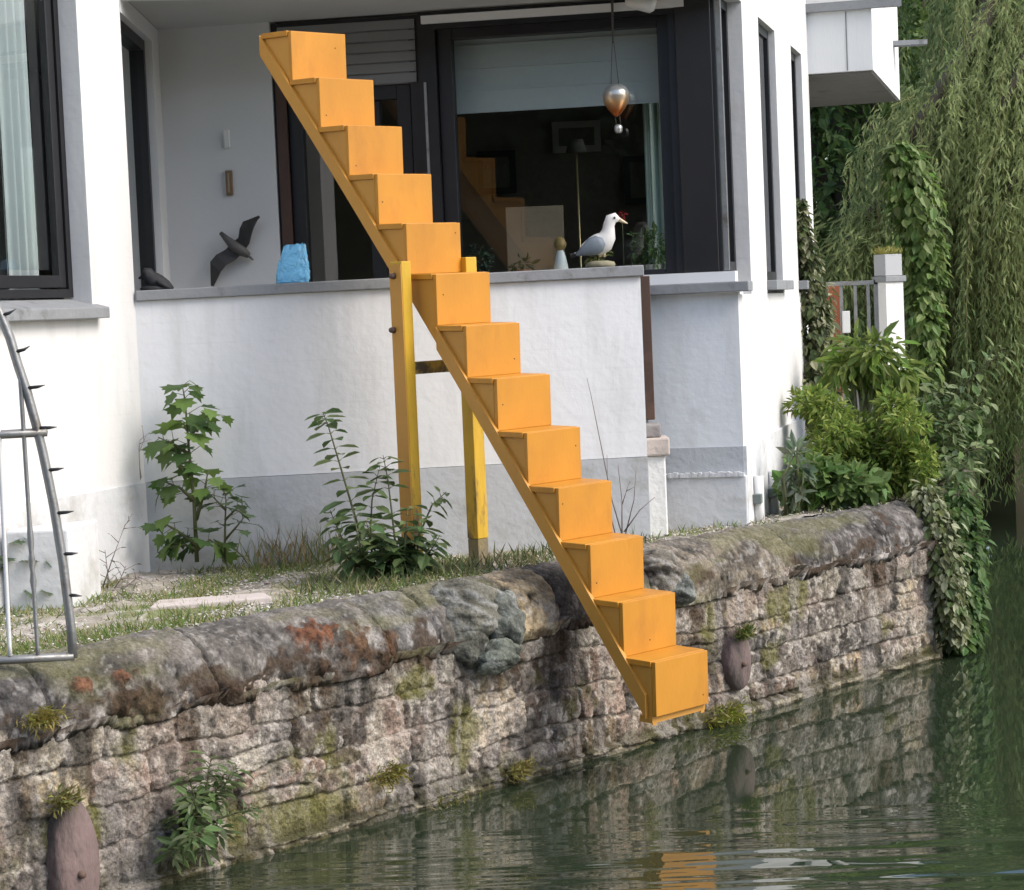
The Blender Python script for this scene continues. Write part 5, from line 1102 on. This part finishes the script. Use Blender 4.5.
ivy_sheet('ivy', 'tall column of glossy climbing leaves right of the gate pillar', 'climbing plant', tuple(xy(iv[0][0], .63)), iv, 3200, .066, (.16, .24, .07), 105, (.26, .34, .12), .22)
# shrubs on the quay
Ys = 10.0
def bl(px, py, rx, ry=.2, rz=None, Y=Ys): s_ = Y / F; return (tuple(at(px, py, Y)), (rx * s_, ry, (rz or rx) * s_))
rgs = np.random.default_rng(77); sb_l = [bl(845, 450, 44, .22, 40), bl(890, 462, 40, .22, 34), bl(815, 475, 26, .16, 28)]
for k in range(15): sb_l.append(bl(rgs.uniform(798, 925), rgs.uniform(398, 492), rgs.uniform(13, 26), .12, rgs.uniform(12, 24), Ys + rgs.uniform(-.25, .2)))
bushy('shrub', 'dense bright green shrub spilling over the quay beside the house', 'shrub', tuple(xy(at(860, 500, Ys), .64)), sb_l, 13000, .040, 'ovate', (.19, .27, .055), seed=201, alt=(.32, .38, .09), altp=.3, wr=.45, shell=.2)
bushy('elder_bush', 'taller bush with broad light green leaves in front of the gate pillar', 'bush', tuple(xy(at(872, 480, 10.6), .64)), [bl(868, 352, 36, .2, 22, 10.6), bl(885, 375, 32, .2, 26, 10.6), bl(850, 366, 26, .18, 16, 10.6)], 900, .085, 'ovate', (.18, .26, .06), seed=203, alt=(.24, .30, .08), altp=.3, wr=.45, droop=.6, shell=.1, clump=18)
bushy('broadleaf_plant', 'broad leaved low plant hanging over the coping top', 'plant', tuple(xy(at(815, 500, 9.4), .64)), [bl(815, 480, 36, .12, 24, 9.4), bl(850, 485, 38, .12, 20, 9.4)], 700, .062, 'ovate', (.15, .24, .07), seed=205, alt=(.13, .2, .06), altp=.3, wr=.85, shell=.3)
bushy('bindweed', 'grey green weed leaning on the sunlit facade base', 'weed', tuple(xy(at(790, 500, 9.2), .64)), [bl(797, 462, 11, .06, 28, 9.2), bl(793, 495, 9, .06, 16, 9.2)], 90, .075, 'ovate', (.15, .19, .12), seed=207, wr=.5, shell=.1)
ar = [([at(900, 480, 10.8), at(925, 430, 10.6), at(955, 395, 10.5), at(985, 365, 10.4), at(1003, 352, 10.4)], 34, .25, 1.0), ([at(905, 470, 10.6), at(940, 430, 10.5), at(965, 410, 10.4), at(985, 400, 10.4)], 24, .25, .9),
      ([at(915, 490, 10.4), at(945, 460, 10.3), at(970, 450, 10.2), at(985, 447, 10.2)], 28, .2, 1.0), ([at(920, 495, 10.4), at(950, 475, 10.3), at(965, 468, 10.2)], 22, .2, .9), ([at(905, 480, 10.8), at(915, 430, 10.8), at(935, 400, 10.8), at(940, 385, 10.8)], 24, .25, .9), ([at(910, 490, 10.6), at(935, 470, 10.5), at(950, 440, 10.5), at(958, 420, 10.5)], 26, .2, .9)]
plant('arching_shrub', 'shrub with long arching sprays of pale leaves over the water', 'shrub', [(a_, int(b_ * 1.5), c2, d2) for a_, b_, c2, d2 in ar], 209, .072, 'ovate', (.18, .25, .10), wr=.6, r0=.009, alt=(.36, .42, .22), altp=.3, droop=.4)
bushy('dark_shrub', 'dark green shrub mass below the arching sprays at the bank edge', 'shrub', tuple(xy(at(930, 500, 10.8), .6)), [bl(930, 470, 45, .2, 40, 10.8), bl(945, 430, 34, .2, 30, 10.8), bl(905, 425, 40, .2, 26, 11.0)], 2200, .06, 'ovate', (.085, .135, .04), seed=211, alt=(.15, .22, .08), altp=.25, wr=.6, clump=25)
iv = [(at(922, 490, 9.45), .06), (at(935, 530, 9.42), .10), (at(944, 570, 9.4), .11), (at(950, 605, 9.4), .10), (at(952, 640, 9.4), .04)]
ivy_sheet('hanging_ivy', 'pale variegated ivy hanging over the end of the quay wall', 'climbing plant', tuple(iv[0][0]), iv, 2800, .038, (.13, .16, .06), 213, (.40, .42, .26), .4)
iv = [(at(955, 495, 9.9), .09), (at(962, 535, 9.8), .11), (at(966, 580, 9.7), .10), (at(964, 620, 9.6), .09), (at(960, 650, 9.5), .06)]
ivy_sheet('hanging_ivy', 'darker green ivy curtain right behind the variegated one', 'climbing plant', tuple(iv[0][0]), iv, 3000, .046, (.09, .16, .045), 215, (.12, .2, .06), .3)

# willow
def limb_tree(t, base, limbs, r0, m_):
    mb = MB(); mb.tube([base] + limbs[0], [r0] + [r0 * .85 * (1 - .8 * i / len(limbs[0])) for i in range(len(limbs[0]))], 12); mb.build('trunk', m_, t)
    if len(limbs) > 1:
        mb = MB()
        for L_ in limbs[1:]:
            mb.tube(L_, [r0 * .5 * (1 - .85 * i / (len(L_) - 1)) for i in range(len(L_))], 7)
        mb.build('limb', m_, t)
def willow(name, label, base, arcs, seed, base_c, alt, zmin, nper, dens=70, leaf=.085):
    """arcs: limb polylines; strands fall from them to heights zmin"""
    rng = np.random.default_rng(seed); t = thing(name, label, 'tree', tuple(base))
    Ps, Ts, Ls = [], [], []; tw = MB()
    for arc, ns, spread, drop0, drop1 in arcs:
        pts = [Vector(p) for p in arc]
        for k in range(ns):
            u = rng.random() ** .8; p, d = along(pts, min(.999, u)); p = p + Vector((rng.normal(0, spread), rng.normal(0, spread * 1.4), rng.normal(0, .12)))
            ln = rng.uniform(drop0, drop1); out = Vector((d.x, d.y, 0)); out = out.normalized() if out.length > .01 else Vector((1, 0, 0))
            out = (out + Vector((rng.normal(0, .5), rng.normal(0, .5), 0))) * rng.uniform(.15, .45)
            n = max(6, int(ln * dens)); s_ = np.linspace(0, 1, n) ** .9
            sway = rng.normal(0, .06, 2); fx = 1 - np.exp(-3 * s_)
            X = p.x + out.x * fx * .7 + sway[0] * s_ ** 2; Y_ = p.y + out.y * fx * .7 + sway[1] * s_ ** 2; Z = p.z + .12 * np.sin(np.minimum(s_ * 5, math.pi)) - ln * s_ ** 1.15
            q_ = np.stack([X, Y_, Z], -1); keep = Z > zmin; q_ = q_[keep]
            if len(q_) < 5: continue
            if k % 3 == 0: tw.tube([tuple(a) for a in q_[::max(1, len(q_) // 6)]], .0035, 3, caps=False)
            dirn = np.gradient(q_, axis=0); Ps.append(q_ + rng.normal(0, .02, q_.shape)); sd_ = rng.normal(size=(len(q_), 3)); sd_[:, 2] *= .3
            Ts.append(dirn / (np.linalg.norm(dirn, axis=1)[:, None] + 1e-6) * .8 + sd_ * .42 + np.array([0, 0, -.15])); Ls.append(np.full(len(q_), rng.uniform(.75, 1.25)))
    P = np.concatenate(Ps); T = np.concatenate(Ts); l_ = np.concatenate(Ls); n = len(P)
    c = leafcol(n, base_c, rng, .25, .08); blend = sstep(.45, .65, fbm(P[:, 0] * 1.3 + P[:, 1], P[:, 2] * .9, 7, 3))[:, None]; c = c * (1 - blend) + np.array(alt) * (1 + rng.uniform(-.2, .2, n))[:, None] * blend
    ln = leaf * rng.uniform(.7, 1.2, n) * l_
    V, Fq, C = leaves_mesh(P, T, unit(n, rng), ln, ln * .17, c, 'lance'); np_mesh('crown', V, Fq, m_needle, t, col=C); tw.build('twig', mat('willow_twig', (.20, .18, .07), .8, .2), t)
    limb_tree(t, base, [[Vector(a) for a in arcs[0][0]][:2]] + [[Vector(base) + Vector((0, 0, 2.2))] + [Vector(a) for a in arc] for arc, *_ in arcs], .32, m_bark)
    return t
wb_ = Vector((5.0, 18.2, .3))
A_ = lambda px, py, Y: tuple(at(px, py, Y))
arcs = [
 ([A_(1090, -260, 17.6), A_(1010, -160, 16.9), A_(985, -70, 16.3), A_(975, 60, 16.0)], 100, .20, 1.4, 2.6),
 ([A_(1100, -180, 17.4), A_(1020, -60, 16.6), A_(985, 20, 15.9), A_(935, 100, 15.4), A_(885, 175, 15.2)], 190, .16, .9, 2.1),
 ([A_(1080, -60, 17.0), A_(1000, 40, 16.2), A_(940, 130, 15.6), A_(872, 215, 15.3), A_(832, 262, 15.2)], 170, .13, .8, 1.4),
 ([A_(1150, -200, 17.2), A_(1090, -80, 16.2), A_(1045, 20, 15.4), A_(1000, 110, 14.9)], 210, .26, 1.4, 2.8),
 ([A_(1150, -60, 16.8), A_(1090, 40, 15.8), A_(1040, 110, 15.0), A_(1010, 190, 14.7)], 200, .25, 1.2, 2.4),
 ([A_(1120, 40, 16.6), A_(1060, 120, 15.8), A_(1010, 180, 15.4), A_(965, 230, 15.2)], 160, .24, 1.2, 2.0),
 ([A_(1060, 20, 17.0), A_(990, 100, 16.4), A_(955, 170, 16.2), A_(925, 240, 16.1)], 150, .2, 1.0, 1.9),
 ([A_(1200, -100, 17.5), A_(1180, 0, 16.2), A_(1150, 100, 15.2), A_(1120, 200, 14.6)], 150, .35, 1.4, 2.6),
 ([A_(1120, 140, 17.2), A_(1050, 220, 16.8), A_(1000, 260, 16.6)], 120, .3, 1.0, 1.5)]
willow('weeping_willow', 'large weeping willow trailing over the canal at the right', wb_, arcs, 301, (.23, .31, .125), (.31, .36, .15), .12, 1)
# dense trees behind
def dense_tree(label, x, y, h, r, seed, n=9000, base=(.11, .18, .055), L=.13, z0=.9):
    rng = np.random.default_rng(seed); t = thing('broadleaf_tree', label, 'tree', (x, y, .4), 'trees behind the house')
    blobs = []
    for k in range(16):
        a = rng.uniform(0, 6.28); zz = rng.uniform(z0 + .3, h); rr = r * (1 - .5 * abs(zz / h - .45)); q_ = rng.uniform(.2, .75)
        blobs.append(((x + math.cos(a) * rr * q_, y + math.sin(a) * rr * q_, zz), (r * rng.uniform(.3, .5), r * rng.uniform(.3, .5), r * rng.uniform(.22, .36))))
    V, Fq, C = cluster_leaves(rng, blobs, n, L, 'ovate', base, wr=.6, shell=.4, alt=(.15, .22, .06), altp=.28, clump=30); np_mesh('crown', V, Fq, m_leaf, t, col=C)
    top = Vector((x, y, h * .8)); limbs = [[Vector((x + .1, y, h * .4)), top]]
    for c_b, r_b in blobs[:8]: limbs.append([Vector((x, y, h * .3)), Vector((x, y, h * .3)).lerp(Vector(c_b), .6) + Vector((0, 0, .2)), Vector(c_b)])
    limb_tree(t, Vector((x, y, .4)), limbs, .18, m_bark)
dense_tree('dark broadleaf tree filling the gap right behind the house corner', 3.0, 19.5, 4.2, 1.6, 401, 9000)
dense_tree('taller dark tree behind the upper balcony and willow top', 4.4, 23.0, 8.5, 2.6, 403, 15000)
dense_tree('dark tree standing far right behind the willow', 7.6, 24.0, 8.0, 3.0, 405, 13000)
dense_tree('dark low tree behind the willow trailing ends over the water', 5.6, 20.8, 3.6, 2.0, 407, 9000, z0=.2)
dense_tree('dark tree hidden behind the left part of the willow', 2.2, 23.5, 7.0, 2.2, 409, 9000)
def back_wood():
    rng = np.random.default_rng(511); n = 45000
    X = rng.uniform(-2, 16, n); top = 8.5 + 2.0 * fbm(X * .3, X * 0, 5, 3); Z = .2 + rng.random(n) ** .9 * top; Yv = 29 + rng.random(n) * 3 + 1.5 * fbm(X * .6, Z * .6, 9, 2)
    P = np.stack([X, Yv, Z], -1); L = rng.uniform(.14, .34, n)
    V, Fq, C = leaves_mesh(P, unit(n, rng), unit(n, rng), L, L * .7, leafcol(n, (.10, .16, .05), rng), 'ovate')
    tag(np_mesh('back_wood', V, Fq, m_leaf, None, col=C), 'dark wood closing the view behind the willow', 'trees', None, 'stuff')
back_wood()
# wood added out of view behind the camera to darken the pane reflections
def reflection_wood():
    rng = np.random.default_rng(501); n = 60000
    X = rng.uniform(-30, 30, n); top = 7.6 + 1.2 * fbm(X * .9, X * 0, 3, 3); Z = .5 + rng.random(n) ** .8 * top; Yv = -22 - rng.random(n) * 4 - 2 * fbm(X * .5, Z * .5, 8, 2)
    P = np.stack([X, Yv, Z], -1); L = rng.uniform(.18, .42, n)
    V, Fq, C = leaves_mesh(P, unit(n, rng), unit(n, rng), L, L * .8, leafcol(n, (.05, .08, .025), rng), 'ovate')
    tag(MB().prism([(-90, -30), (90, -30), (90, -60), (-90, -60)], 0, 8.6).build('reflection_backing', m_soil), kind='structure')  # unseen block added behind the wood to keep sky gaps out of the panes
    tag(np_mesh('reflection_wood', V, Fq, m_leaf, None, col=C), 'dark wood added out of view on the opposite bank for the window reflections', 'trees', None, 'stuff')
reflection_wood()
